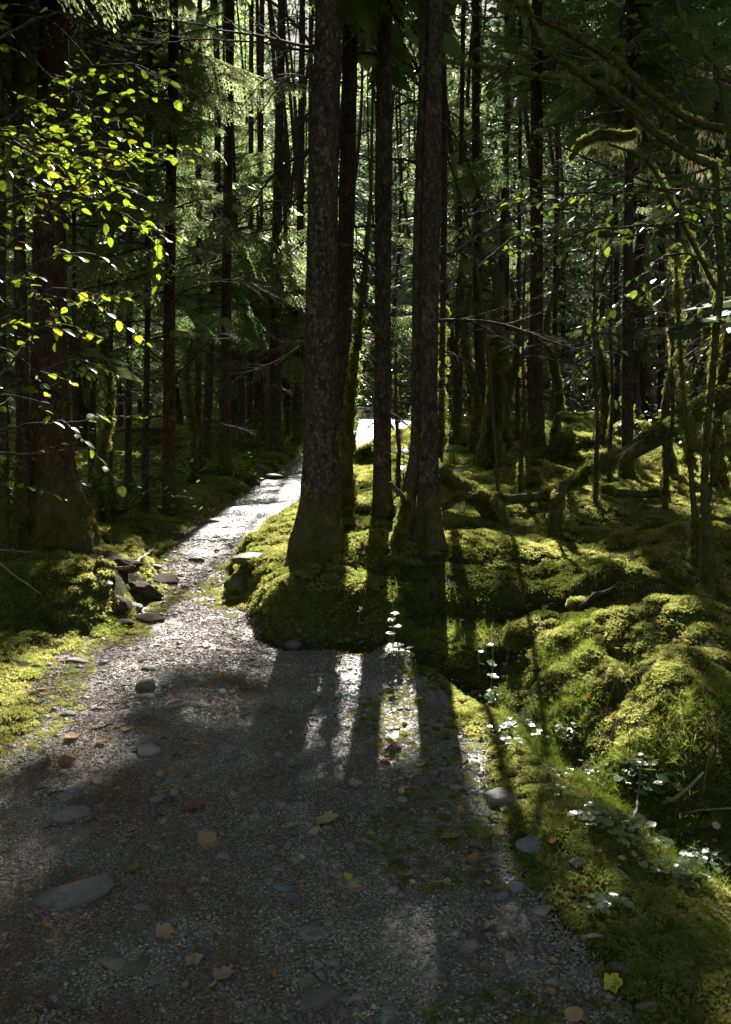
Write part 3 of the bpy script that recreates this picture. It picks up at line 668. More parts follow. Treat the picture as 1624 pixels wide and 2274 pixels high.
def tube_moss(C, rad, parent, n, scale, zmax=None, side=None, fall=None, which=None, name='moss'):
    """tufts on a trunk or limb surface"""
    seg = rad.shape[1]
    V, Q, _ = tube(C, None, seg, rad, cap=False); V = V.reshape(len(C), seg, 3)
    i = rng.integers(0, len(C), n * 3); j = rng.integers(0, seg, n * 3)
    i2 = np.minimum(i + 1, len(C) - 1); j2 = (j + 1) % seg; f = rng.random((n * 3, 1)); f2 = rng.random((n * 3, 1))
    P = (V[i, j] * (1 - f) + V[i2, j] * f) * (1 - f2) + (V[i, j2] * (1 - f) + V[i2, j2] * f) * f2; Nn = unit(P - C[i] * (1 - f) - C[i2] * f)
    gate = vn3(P[:, 0] * 4, P[:, 1] * 4, P[:, 2] * 4 + 3) > -.25
    w = np.ones(len(P))
    if zmax is not None: w *= np.exp(-np.maximum(0, P[:, 2] - C[:, 2].min()) / zmax)
    if side is not None: w *= np.clip(.25 + Nn @ np.asarray(side), 0, 1)
    k = (rng.random(len(P)) < w) & gate; P = P[k][:n]; Nn = Nn[k][:n]
    if len(P) == 0: return None
    P = P + rng.normal(0, .006, P.shape)
    return put_tufts(name, P, unit(Nn + rng.normal(0, .3, P.shape)), scale * rng.uniform(.6, 1.3, len(P)), parent, kind='stuff', which=which)

TREES = []     # base positions, used to keep things apart
def px_axis(pts, Y, base, Ht, lean=None):
    """trunk centres (world) from frame points (px, py, width px) at depth Y, extended to height Ht"""
    P = [base - np.array([0, 0, .35])]; R = [None]
    for (px, py, w) in pts:
        P.append(at(px, py, Y)); R.append(w / 2 / F * Y * 1.0)
    R[0] = R[1]
    P = np.array(P); R = np.array(R, float); d = P[-1] - P[-2]; d = unit(d); d = unit(d * .6 + np.array([0, 0, .6]))
    top = P[-1]; r0 = R[-1]
    n = 7
    if Ht > top[2] + 1:
        for k in range(1, n + 1):
            f = k / n; h = (Ht - top[2]) * f
            P = np.vstack([P, top + np.array([d[0] * h * .5 / max(d[2], .3), d[1] * h * .5 / max(d[2], .3), h])]); R = np.append(R, max(.012, r0 * (1 - f * .93)))
    return P, R

def spruce(pts, base_px, label, group=None, barkm='bark', Ht=24, zc=6.0, Rc=2.1, nfine=40, ndead=14, dead_z=(1.2, 6), flare=.5, seg=20, rough=.06, moss=260, nb=110,
           Y=None, moss_z=.35, tall_carve=True, seed=None, name='spruce_tree', cat='tree', bias=None, coarse=True, mscale=1.0, dead_side=None, fh=.22):
    seed = seed if seed is not None else len(TREES) + 3
    g = ground(*base_px); 
    if Y is None: Y = g[1]
    base = np.array([at(base_px[0], base_px[1], Y)[0], Y, hz(at(base_px[0], base_px[1], Y)[0], Y)])
    root = empty(name, base, label, cat, group)
    P, R = px_axis(pts, Y, base, Ht); P = P - base
    C, rad = trunk(P, R, seg, .07 if seg > 18 else .18, flare, fh, seed, rough, base_z=0, bias=bias)
    V, Q, T = tube(C, None, seg, rad)
    link('trunk', mesh('trunk', V, [Q, T], M[barkm], True), root)
    if moss: tube_moss(C[C[:, 2] < 2.2], rad[C[:, 2] < 2.2], root, moss, 1.0 * mscale, moss_z)
    r = np.random.default_rng(seed * 17); D = math.hypot(base[0], base[1]); zf = CAMZ + .47 * D + .6 - base[2]
    axx = lambda z: np.array([np.interp(z, C[:, 2], C[:, 0]), np.interp(z, C[:, 2], C[:, 1]), z])
    rr = lambda z: float(np.interp(z, C[:, 2], rad.mean(1)))
    for k in range(ndead):
        z = r.uniform(*dead_z); yaw = r.random() * 6.283 if dead_side is None or r.random() < .3 else dead_side + r.normal(0, .7)
        p = axx(z) + np.array([math.cos(yaw), math.sin(yaw), 0]) * rr(z) * .7
        link('dead_branch', DEAD[r.integers(0, 5)], root, p, (r.uniform(-1, 1), r.normal(0, .18) - .05, yaw), r.uniform(.35, 1.1) * min(1.2, Rc / 1.8))
    if nfine and zf > zc:
        cr = link('crown', None, root)
        for k in range(nfine):
            q = (k + r.random()) / nfine; z = zc + (min(zf, Ht - 1) - zc) * q
            Lb = Rc * (1 - max(0, (z - zc)) / (Ht - zc)) ** .7 * r.uniform(.55, 1.1) * (.55 + .45 * min(1, (z - zc) / 1.5 + .3)); yaw = k * 2.4 + r.normal(0, .4)
            p = axx(z); tip = base + p + np.array([math.cos(yaw), math.sin(yaw), -.15]) * Lb * .6
            for fct in (1, .6, .35, 0):
                if fct == 0 or lit(base + p + np.array([math.cos(yaw), math.sin(yaw), -.12])[None] * Lb * fct * np.array([[.25], [.5], [.75], [1.0]])).sum() <= (1 if fct < 1 else 0): break
            if fct == 0: continue
            Lb *= fct
            link('branch', BOUGH[r.integers(0, 5)], cr, p, (r.uniform(-.25, .25), r.normal(.08, .12), yaw), Lb / 2.0)
    z0 = max(zc, zf) if nfine else zc
    if coarse and z0 < Ht - 1.5:
        P_, A_, B_, L_, W_ = coarse_crown(z0, Ht, Rc * (1 - max(0, z0 - zc) / (Ht - zc)) ** .5, nb, 60, .42, .19, seed * 31, C)  # oversized sprays out of frame, sized to shade the foreground
        k = ~lit(P_ + base)
        V, Q = kites(P_[k], A_[k], B_[k], L_[k], W_[k]); link('treetop', mesh('treetop', V, Q, M['needles']), root)
    TREES.append((base[0], base[1])); return root, base, C, rad

R_ = {}
R_['A'] = spruce([(128, 1150, 108), (118, 1050, 84), (112, 900, 74), (110, 700, 70), (113, 400, 64), (118, 100, 60), (120, -40, 58)], (132, 1206),
    'thick spruce at the left edge with bright mossy root flare beside the stone steps', barkm='bark_red', Ht=25, zc=6.8, Rc=2.4, nfine=22, ndead=12, dead_z=(2.3, 6), flare=.5, seg=40, moss=1700, moss_z=.42, bias=(0, .35), mscale=.6, fh=.28)
R_['B'] = spruce([(714, 1150, 78), (712, 1000, 72), (713, 800, 69), (716, 600, 66), (718, 400, 63), (724, 200, 58), (728, -20, 54)], (715, 1204),
    'thickest spruce trunk in the middle with pale scaly bark, standing where the path bends', barkm='bark_scaly', Ht=26, zc=4.6, Rc=1.8, nfine=60, ndead=22, dead_z=(1.5, 5.5), flare=.62, fh=.16, seg=48, moss=1200, moss_z=.25, mscale=.55, dead_side=math.pi - .3, bias=(math.pi, .2))
plates(R_['B'][2], R_['B'][3], R_['B'][0], 2600, 6.5)
R_['C'] = spruce([(766, 1080, 36), (762, 950, 33), (765, 700, 36), (772, 400, 34), (778, 100, 30), (779, -20, 30)], (768, 1138),
    'slim dark spruce just behind the thickest trunk, on its right', Ht=24, zc=5.2, Rc=1.9, nfine=60, ndead=24, dead_z=(1.5, 6.5), flare=.5, moss=300, mscale=.6)
R_['D'] = spruce([(848, 1080, 36), (850, 900, 36), (851, 700, 35), (852, 400, 35), (855, 100, 32), (856, -20, 31)], (848, 1150),
    'dark slim spruce standing alone between the thickest trunk and the twin trunks', barkm='bark_scaly', Ht=24, zc=5.6, Rc=1.9, nfine=50, ndead=20, dead_z=(1.5, 6.5), flare=.45, moss=300, mscale=.6)
R_['E1'] = spruce([(905, 1120, 34), (925, 1000, 28), (928, 800, 26), (930, 500, 22), (938, 200, 18), (942, -20, 16)], (897, 1192),
    'thinner left one of the twin trunks, its base leaning out to the left', Ht=20, zc=6, Rc=1.5, nfine=24, ndead=12, dead_z=(2, 6), flare=.4, moss=320, moss_z=.6, mscale=.55)
R_['E2'] = spruce([(953, 1150, 46), (951, 1000, 42), (953, 850, 38), (955, 600, 40), (962, 300, 37), (968, 0, 34)], (953, 1212),
    'thicker right one of the twin trunks, with pale lichen patches on dark bark', barkm='bark_scaly', Ht=25, zc=5.6, Rc=2.0, nfine=50, ndead=18, dead_z=(1.6, 6.5), flare=.7, fh=.18, moss=600, moss_z=.4, mscale=.55, seg=30, dead_side=0.3)
plates(R_['E2'][2], R_['E2'][3], R_['E2'][0], 900, 6.5); plates(R_['D'][2], R_['D'][3], R_['D'][0], 900, 6.5)
R_['F'] = spruce([(975, 1080, 15), (980, 900, 14), (985, 600, 13), (988, 300, 12), (985, 80, 10)], (974, 1130),
    'thin pole of a spruce hugging the right side of the twin trunks', Ht=12, zc=5, Rc=1.0, nfine=8, ndead=16, dead_z=(1.5, 5), flare=.4, moss=220, seg=12, moss_z=1.2)
R_['G'] = spruce([(1190, 960, 34), (1191, 800, 30), (1192, 600, 27), (1192, 300, 25), (1193, 0, 23)], (1190, 1003),
    'reddish straight spruce rising from the mossy hump right of the twin trunks', barkm='bark_red', Ht=26, zc=6, Rc=2.3, nfine=50, ndead=20, dead_z=(3, 8), flare=.5, moss=400)
R_['H'] = spruce([(1070, 900, 22), (1062, 700, 20), (1058, 400, 18), (1056, 0, 16)], (1066, 968), 'dark spruce behind the big green leaves right of the twin trunks', Ht=22, zc=4, Rc=2.3, nfine=80, ndead=18, dead_z=(2, 7), moss=260)
R_['I'] = spruce([(1394, 1000, 24), (1393, 800, 22), (1396, 500, 20), (1400, 200, 18), (1402, -20, 17)], (1390, 1068), 'spruce whose foot touches the leaning mossy log on the right', Ht=22, zc=5, Rc=2.0, nfine=50, ndead=18, dead_z=(2, 7), moss=420, barkm='bark')
R_['J'] = spruce([(1440, 900, 28), (1428, 800, 26), (1418, 650, 23), (1412, 300, 20), (1410, 0, 18)], (1447, 962), 'left-leaning spruce behind the round moss cushion at the right', Ht=22, zc=5, Rc=2.2, nfine=50, ndead=14, dead_z=(3, 8), moss=260, barkm='bark_red')
R_['K'] = spruce([(1266, 850, 16), (1266, 600, 16), (1268, 300, 14), (1270, 0, 12)], (1265, 915), 'narrow dark spruce behind the sunlit moss between two round humps', Ht=22, zc=4, Rc=2.1, nfine=60, ndead=10, dead_z=(3, 9), moss=160)
R_['L'] = spruce([(376, 1050, 28), (376, 900, 26), (377, 700, 25), (380, 400, 22), (386, 0, 18)], (377, 1145), 'straight brown spruce left of the path with drooping green boughs from head height', barkm='bark_red', Ht=22, zc=2.0, Rc=2.3, nfine=75, ndead=14, dead_z=(1.2, 5), moss=240)
R_['M'] = spruce([(500, 980, 26), (502, 800, 22), (505, 500, 20), (512, 0, 17)], (500, 1055), 'dark spruce beside the left edge of the path, before it goes behind the thick trunk', Ht=22, zc=2.4, Rc=2.7, nfine=75, ndead=12, dead_z=(1.5, 5), moss=260)
R_['N'] = spruce([(610, 960, 30), (612, 850, 26), (614, 600, 22), (620, 300, 19), (626, 0, 16)], (608, 1006), 'spruce with sunlit pale boughs seen just left of the thickest trunk', Ht=24, zc=3.2, Rc=2.9, nfine=105, ndead=10, dead_z=(1.5, 4), moss=300)
R_['N2'] = spruce([(662, 930, 20), (664, 800, 18), (668, 400, 15), (672, 0, 12)], (660, 985), 'sunlit pale spruce whose boughs reach out left from behind the thickest trunk', Ht=19, zc=2.2, Rc=3.4, nfine=250, ndead=6, dead_z=(1.5, 4), moss=80)
R_['N3'] = spruce([(572, 925, 18), (574, 800, 16), (578, 400, 13), (582, 0, 10)], (571, 975), 'pale sunlit spruce behind and left of the one by the path', Ht=19, zc=2.2, Rc=3.2, nfine=230, ndead=6, dead_z=(1.5, 4), moss=80)
R_['O'] = spruce([(322, 1060, 15), (325, 900, 14), (328, 700, 13), (330, 400, 12), (335, 100, 10)], (322, 1140), 'thin spruce pole just left of the straight brown one', Ht=14, zc=2.4, Rc=1.7, nfine=36, ndead=14, dead_z=(1, 4), moss=160, seg=12)
R_['P'] = spruce([(50, 1100, 32), (52, 950, 28), (46, 700, 26), (40, 300, 23), (38, 0, 20)], (50, 1215), 'dark trunk partly hidden behind the thick spruce at the left edge', Ht=24, zc=4, Rc=2.4, nfine=70, ndead=16, dead_z=(1.5, 6), moss=300)
R_['Q'] = spruce([(8, 1150, 24), (6, 1000, 22), (2, 700, 20), (0, 300, 18)], (10, 1240), 'mossy trunk cut by the left edge of the view', Ht=20, zc=3.5, Rc=2, nfine=50, ndead=12, dead_z=(1.2, 5), moss=320)
small = [((205, 1108), 17, 'thin dark spruce right behind the left thick trunk'), ((285, 1100), 15, 'thin spruce between two poles left of the straight brown spruce'), ((245, 1122), 10, 'very thin pole in the dark left wood'),
         ((440, 1045), 14, 'thin dark spruce between the straight brown one and the path'), ((555, 988), 13, 'thin dark spruce left of the sunlit one by the path'), ((585, 984), 10, 'very thin pole touching the sunlit spruce on its left'),
         ((165, 1150), 10, 'thin mossy pole at the right flank of the left thick trunk'), ((640, 968), 11, 'thin pole just left of the thickest trunk, above the path'), ((1015, 975), 13, 'thin dark spruce right of the twin trunks, far back'),
         ((1125, 950), 13, 'thin dark spruce behind the bent mossy trunk'), ((1232, 935), 12, 'thin pole right of the reddish spruce'), ((1300, 915), 11, 'thin pole above the sunlit moss on the right'),
         ((1470, 960), 17, 'dark straight spruce right of the left-leaning one'), ((1508, 985), 14, 'thin dark spruce above the leaning mossy log'), ((1600, 1000), 15, 'thin spruce near the right edge of the view'),
         ((1372, 950), 13, 'thin spruce behind the foot of the leaning mossy log'), ((1150, 985), 10, 'thin dark pole left of the reddish spruce'), ((1545, 940), 12, 'thin far spruce in the right-hand wood')]
for k, (b, w, lab) in enumerate(small):
    x, y_ = b; le = random.uniform(-10, 10)
    spruce([(x, y_ - 60, w), (x + le * .3, y_ - 300, w * .9), (x + le, 300, w * .8), (x + le * 1.5, -20, w * .7)], b, lab, Ht=random.uniform(15, 22), zc=random.uniform(2.6, 4.5) if x < 700 else random.uniform(4, 6),
           Rc=random.uniform(1.7, 2.3), nfine=34 if x < 700 else 30, ndead=12, dead_z=(1.3, 6), moss=120, seg=10, nb=60, barkm=random.choice(['bark', 'bark_red', 'bark']))
# leaning thin mossy stem between the trunks
spruce([(768, 1080, 26), (772, 980, 22), (778, 900, 18), (792, 780, 13), (806, 640, 12), (818, 520, 10), (824, 430, 7)], (762, 1150), 'thin crooked mossy stem leaning right behind the thickest trunk', Ht=4.5, zc=4, nfine=0, ndead=12,
       dead_z=(1.0, 3.6), coarse=False, moss=500, moss_z=1.6, seg=12, name='leaning_tree', barkm='bark_moss', Rc=1.2, mscale=.8, rough=.16)
# bent mossy trunk
spruce([(1092, 980, 44), (1102, 900, 36), (1108, 800, 30), (1104, 700, 26), (1108, 620, 26), (1090, 580, 18), (1050, 560, 10)], (1082, 1040), 'bent trunk wholly clad in moss, between the big leaves and the reddish spruce', Ht=4, nfine=0, ndead=10,
       dead_z=(1.5, 4), coarse=False, moss=1400, moss_z=3, seg=16, name='mossy_tree', barkm='bark_moss', Rc=1.6, mscale=1.2, rough=.14)
for (b, m1, m2, top, w, lab) in [((1050, 1010), (1058, 880), (1030, 760), (1045, 640), 20, 'mossy leaning stem just right of the twin trunks, behind'), ((1135, 1000), (1120, 900), (1150, 780), (1135, 620), 18, 'crooked mossy stem left of the reddish spruce'),
        ((1225, 990), (1240, 860), (1215, 720), (1260, 560), 17, 'crooked mossy stem right of the reddish spruce'), ((1500, 1060), (1478, 900), (1500, 760), (1440, 560), 20, 'mossy stem bending left above the leaning log'), ((1610, 1090), (1590, 900), (1625, 700), (1580, 560), 24, 'mossy stem near the right edge of the view'),
        ((1330, 985), (1345, 850), (1320, 700), (1365, 540), 15, 'thin crooked stem above the sunlit moss patch'), ((235, 1165), (222, 1040), (245, 900), (230, 760), 12, 'crooked thin stem in the dark wood right of the left thick trunk'), ((420, 1075), (432, 960), (415, 840), (440, 700), 11, 'thin crooked stem by the straight brown spruce, on its right'),
        ((1555, 1010), (1540, 880), (1570, 730), (1530, 500), 17, 'crooked stem in the right-hand thicket')]:
    spruce([(m1[0], m1[1] + 50, w), (m1[0], m1[1], w * .9), (m2[0], m2[1], w * .7), (top[0], top[1], w * .45)], b, lab, Ht=3, nfine=0, coarse=False, ndead=16, dead_z=(1.2, 4.5), moss=500, moss_z=3, seg=10, name='mossy_tree', Rc=1.7, flare=.4, barkm='bark_moss', mscale=.9, rough=.16)
for (b, top, w, lab) in [((1325, 1118), (1322, 560), 9, 'dark thin sapling stem in front of the leaning mossy log'), ((1355, 1078), (1362, 480), 9, 'thin sapling stem right beside the spruce at the leaning log'),
                         ((1158, 1098), (1168, 560), 8, 'slender sapling hung with dry leaves right of the mossy tussock'), ((1545, 1260), (1500, 560), 12, 'mossy thin stem rising at the right from a moss skirt'),
                         ((1570, 1230), (1600, 640), 9, 'thin stem leaning right beside the mossy one'), ((1480, 1140), (1510, 500), 9, 'thin bare stem left of the mossy stem at the right'), ((885, 1110), (880, 760), 9, 'thin curved sapling right of the lone dark spruce')]:
    spruce([(b[0], b[1] - 100, w * 1.1), (b[0] * .7 + top[0] * .3 + 4, b[1] * .7 + top[1] * .3, w), (b[0] * .4 + top[0] * .6 - 3, b[1] * .4 + top[1] * .6, w * .8), (top[0], top[1], w * .5)], b, lab, Ht=3, nfine=0, coarse=False, ndead=9, dead_z=(.9, 3.0),
           moss=200, moss_z=.6 if w < 10 else 1.5, seg=8, name='sapling', cat='sapling', Rc=.9, flare=.3, barkm='twig' if w < 12 else 'bark_moss', mscale=.7, rough=.12)

# ------------------------------------------------------------------ the wood behind: trees with their own crowns
PR = np.array([[x, y] for x, y in POLY_PATH])
def far_tree(x, y, Ht, Rc, zc, r0, label, group, carve, proto=None, name='spruce_tree', seed=0):
    z = hz(x, y); root = empty(name, (x, y, z), label, 'tree', group)
    if proto is None:
        hh = np.linspace(-.4, Ht, 14); P = np.stack([(.10 + .3 * (seed % 3)) * np.sin(hh * .22 + seed) - (.10 + .3 * (seed % 3)) * math.sin(seed), .15 * np.cos(hh * .27 + seed * 2) - .15, hh], -1)
        C, rad = trunk(P, np.maximum(.01, r0 * (1 - np.clip(hh, 0, None) / Ht * .95)), 10, 1.0, .5, .25, seed, .07)
        V, Q, T = tube(C, None, 10, rad); tm = mesh('trunk', V, [Q, T], M['bark'], True)
        P_, A_, B_, L_, W_ = coarse_crown(zc, Ht, Rc, 132, 60, .25, .09, seed * 31 + 5, C)
        if carve: hi = (P_[:, 2] + z) > 2.0 + .49 * y; L_ = np.where(hi, L_ * 1.5, L_); W_ = np.where(hi, W_ * 2.0, W_)   # sprays above the view enlarged to block more sun
        if carve: k = ~lit(P_ + np.array([x, y, z])); P_, A_, B_, L_, W_ = P_[k], A_[k], B_[k], L_[k], W_[k]
        V, Q = kites(P_, A_, B_, L_, W_); cm = mesh('crown', V, Q, M['needles'] if carve and x < .09 * y else M['needles_shade_tone'] if carve or x > .10 * y else M['needles_dark'])  # crowns on the right take the needle colour with shade in it
    else: tm, cm = proto
    link('trunk', tm, root); link('crown', cm, root)
    if carve and y < 30:
        for k in range(16): link('dead_branch', DEAD[random.randrange(5)], root, (0, 0, random.uniform(1, 8)), (random.uniform(-1, 1), random.gauss(-.05, .2), random.random() * 6.28), random.uniform(.6, 1.3))
    if carve and y < 36 and zc < 9:
        for k in range(56 if x < 0 else 30):
            zz = random.uniform(max(.9, zc * .6), 11); yw = random.random() * 6.28; Lb = random.uniform(.9, 2.3)
            if lit(np.array([x, y, z + zz]) + np.array([math.cos(yw), math.sin(yw), -.12])[None] * Lb * np.array([[.3], [.65], [1.0]])).sum() > 1: continue
            link('branch', BOUGH[random.randrange(5)], root, (0, 0, zz), (random.uniform(-.3, .3), random.gauss(.08, .12), yw), Lb / 2)
    TREES.append((x, y)); return root, (tm, cm)
FLG = FL[:NG][FL[:NG, 5] > .8]
def trunk_ok(x, y, Ht=22, r=.2):
    z = np.linspace(1.5, Ht * .85, 70); z0 = hz(x, y)
    for (cx, cy, cz, a, b, op) in FLG:
        t = (z + z0 - cz) / SD[2]; e = ((x - SD[0] * t - cx) / (a * .8)) ** 2 + ((y - SD[1] * t - cy) / (b * .8)) ** 2
        if (e < 1).any(): return False
    return True
def clear(x, y, d, pd=.6):
    if float(gridlerp(GP, x, y)) > -pd: return False
    return all((x - a) ** 2 + (y - b) ** 2 > d * d for a, b in TREES)
cnt = 0
for _ in range(6000):
    y = random.uniform(19, 47); x = random.uniform(-.30 * y - 4, .34 * y + 4)
    a = 812 + x / y * F
    if 748 < a < 905 and not 838 < a < 866: continue            # the view along the far path stays open
    if not clear(x, y, 2.2 if y < 30 else 2.6) or (y < 27 and not trunk_ok(x, y)): continue
    far_tree(x, y, random.uniform(22, 29), random.uniform(2.0, 2.7), random.uniform(.8, 2.6) if a < 760 else random.uniform(1.5, 4.5), random.uniform(.07, .14), 'tall spruce added behind the nearer trunks, its crown shading the ground', 'spruces of the wood behind', True, seed=cnt)
    cnt += 1
    if cnt > 62: break
for k, (a, y) in enumerate([(700, 16), (722, 21), (852, 19), (940, 17), (950, 24), (706, 27), (852, 29), (730, 33), (935, 32), (852, 38), (690, 40), (960, 40), (720, 46), (852, 47), (925, 46), (655, 31), (685, 44), (703, 35), (840, 56), (815, 62), (780, 58), (600, 24), (1010, 21), (540, 18), (1050, 27), (640, 30), (1100, 20), (450, 17), (1160, 25)]):  # spruces added so their crowns close gaps towards the sun
    x = (a - 812) / F * y * .99
    if y < 27 and not trunk_ok(x, y): continue
    far_tree(x, y, random.uniform(24, 29), random.uniform(2.1, 2.7), max(4.5, 1.6 + .36 * y * .9) if 680 < a < 980 else 4.5, .07 + .001 * y, 'tall spruce added behind the nearer trunks, its crown shading the ground', 'spruces of the wood behind', True, seed=400 + k)
PROTO = []
for k in range(10):
    PROTO.append(None)
cnt = 0
def place_far(x, y, label, group):
    global cnt
    k = random.randrange(5) + (5 if x > .10 * y else 0)
    if PROTO[k] is None:
        o, PROTO[k] = far_tree(x, y, random.uniform(17, 21), 2.7, random.uniform(.8, 2.6), .17, label, group, False, seed=100 + k)
    else: o, _p = far_tree(x, y, 0, 0, 0, 0, label, group, False, PROTO[k])
    s = random.uniform(.85, 1.15); o.scale = (s * 1.15, s * 1.15, s); o.rotation_euler.z = random.random() * 6.28; cnt += 1
for _ in range(9000):
    y = random.uniform(40, 105); x = random.uniform(-.5 * y - 2, .5 * y + 2)
    if abs(x - .03 * y) < 8 and y < 52: continue
    if not clear(x, y, 3.6 + (y - 40) * .03, .8): continue
    place_far(x, y, 'distant spruce closing off the view through the trunks', 'distant spruces')
    if cnt > 120: break
# the hillside wood beyond, one mass
B = Bag()
for k in range(165):
    y = random.uniform(96, 175); x = random.uniform(-.62 * y, .62 * y); P_, A_, B_, L_, W_ = coarse_crown(.5, random.uniform(20, 30), 4.4, 70, 15, 1.0, .34, 900 + k)
    V, Q = kites(P_ + np.array([x, y, hz(x, y)]), A_, B_, L_, W_); B.add(V, Q)
tag(link('far_wood', B.mesh('far_wood', M['needles_shade_tone'])), 'far off mass of conifers on the slope behind everything', 'forest', kind='stuff')
# unseen spruces beside and behind the path walker, added to dim the skylight
cnt = 0
for _ in range(4000):
    y = random.uniform(-16, 22); x = random.uniform(-16, 16)
    if x * x + y * y < 36: continue
    if y > 1 and abs(x) < .52 * y + 1.8: continue
    if y <= 1 and abs(x + .3) < 2.0: continue
    if not clear(x, y, 3.0, .7): continue
    place_far(x, y, 'spruce beside the path, outside the view, added to dim the skylight', 'spruces around the viewpoint')
    if cnt > 48: break

# ------------------------------------------------------------------ moss, grass, gravel and litter on the ground
def sample_ground(n, ymax, ymin=1.15, cmax=.6):
    j0, j1 = np.searchsorted(cc, -cmax), np.searchsorted(cc, cmax); i0, i1 = np.searchsorted(ys, ymin), np.searchsorted(ys, ymax)
    fi = rng.uniform(i0, i1 - 1, n); fj = rng.uniform(j0, j1 - 1, n)
    y = np.interp(fi, np.arange(NR), ys); c = np.interp(fj, np.arange(NC), cc); x = c * sofy(y)
    return x, y
x, y = sample_ground(95000, 34)
pm = gridlerp(GP, x, y); gd = gridlerp(GD, x, y); gm = gridlerp(GM, x, y)
nz = vn2(x * 3, y * 3, 31); n2 = vn2(x * 9, y * 9, 32)
stp = onbase(275, 1335); bare = np.exp(-(((x - stp[0]) / .45) ** 2 + ((y - stp[1]) / .75) ** 2))
k = (rng.random(len(x)) > bare * 1.1) & (pm < -.03 + .08 * nz) & ((gd > .13 + .08 * nz) | (pm < -1.5)) & (n2 + nz * .8 > -.85)
x, y, gm = x[k], y[k], gm[k]; Z = gridlerp(GH, x, y); dist = np.hypot(x, y)
P = np.stack([x, y, Z + .002], -1); Nn = unit(normal_at(x, y) + np.stack([0 * x, 0 * x, .5 + 0 * x], -1)); sc = np.clip(dist / 6.5, .62, 3.6) * rng.uniform(.55, 1.2, len(x))
dk = (vn2(x * .9, y * .9, 33) + .3 * nz[k] > .35)  # patches of darker moss picked by noise
put_tufts('moss_carpet', P[~dk], Nn[~dk], sc[~dk], kind='stuff', which=SC_MOSS, label='bright yellow green moss carpet over the humps on both sides of the path', cat='moss')
put_tufts('dark_moss', P[dk], Nn[dk], sc[dk], kind='stuff', which=SC_DARK, label='deeper green moss in patches among the bright moss', cat='moss')
# thin moss creeping over the path's edges
x, y = sample_ground(52000, 12, 1.15, .5); pm = gridlerp(GP, x, y); nz = vn2(x * 2.2, y * 2.2, 41) + .5 * vn2(x * 8, y * 8, 42)
side = np.where(x > 0, .30 * sstep(6, 3, y) + .10, .22 * sstep(9, 4, y) + .05)
k = (pm > -.1) & (pm < side * (1 + nz)) & (nz > -.3) & (rng.random(len(x)) < .8)
x, y = x[k], y[k]; P = np.stack([x, y, gridlerp(GH, x, y) + .001], -1)
put_tufts('creeping_moss', P, normal_at(x, y), np.clip(np.hypot(x, y) / 12, .28, .8) * rng.uniform(.6, 1.2, len(x)), label='thin low moss creeping in over the edges of the gravel', cat='moss', which=SC_MOSS)
# grass
gx, gy, gs = [], [], []
for (px, py, rx, ry, n, s) in [(1210, 1580, 110, 45, 300, .8), (1330, 1690, 120, 50, 380, .8), (1430, 1750, 100, 50, 300, .9), (1540, 1850, 90, 90, 90, .9), (1260, 1500, 60, 30, 90, .8), (1100, 1500, 70, 30, 120, .8),
                               (30, 1385, 70, 25, 160, 1.1), (250, 1395, 90, 12, 90, .6), (780, 1420, 150, 20, 120, .7), (980, 1420, 120, 40, 160, 1.1), (1080, 1250, 200, 80, 120, .7), (300, 1200, 120, 40, 300, 1.2),
                               (500, 1090, 120, 50, 260, 1.4), (1500, 1560, 140, 160, 60, .6), (1250, 1850, 130, 110, 160, .6), (1450, 2050, 150, 150, 160, .55), (1320, 1090, 150, 50, 200, 1.1), (1550, 1700, 100, 60, 120, 1.1)]:
    for _ in range(int(n * 1.1)):
        a = random.random() * 6.283; q = random.random() ** .5
        d = ray(px + math.cos(a) * q * rx, py + math.sin(a) * q * ry); t = (base_h(0, 5) - CAMZ + .02) / d[2]
        if t < 0 or t > 60: continue
        X, Yy = d[0] * t, d[1] * t
        if float(gridlerp(GP, X, Yy)) > .12: continue
        gx.append(X); gy.append(Yy); gs.append(s * random.uniform(.25, .6))
gx, gy, gs = np.array(gx), np.array(gy), np.array(gs)
put_tufts('grass', np.stack([gx, gy, gridlerp(GH, gx, gy)], -1), unit(np.stack([rng.normal(0, .15, len(gx)), rng.normal(0, .15, len(gx)), np.ones(len(gx))], -1)), gs, label='fine green grass among the herbs along the ditch and wood edge', cat='grass', which=SC_GRASS)

def ico(sub, seed=0, amp=.25, freq=1.3, squash=(1, 1, 1), flat=0.0):
    import bmesh
    bm = bmesh.new(); bmesh.ops.create_icosphere(bm, subdivisions=sub, radius=1)
    V = np.array([v.co[:] for v in bm.verts]); T = np.array([[v.index for v in f.verts] for f in bm.faces]); bm.free()
    o = seed * 5.3
    r = 1 + amp * vn3(V[:, 0] * freq + o, V[:, 1] * freq, V[:, 2] * freq) + amp * .35 * vn3(V[:, 0] * freq * 2.7 + o, V[:, 1] * freq * 2.7, V[:, 2] * freq * 2.7) + amp * .12 * vn3(V[:, 0] * freq * 7 + o, V[:, 1] * freq * 7, V[:, 2] * freq * 7)
    V = V * r[:, None]
    if flat:
        for s in range(5):
            n = unit(np.random.default_rng(seed * 9 + s).normal(0, 1, 3)); dd = V @ n; V = V - np.maximum(0, dd - (1 - flat))[:, None] * n * .9
    return V * np.array(squash), T

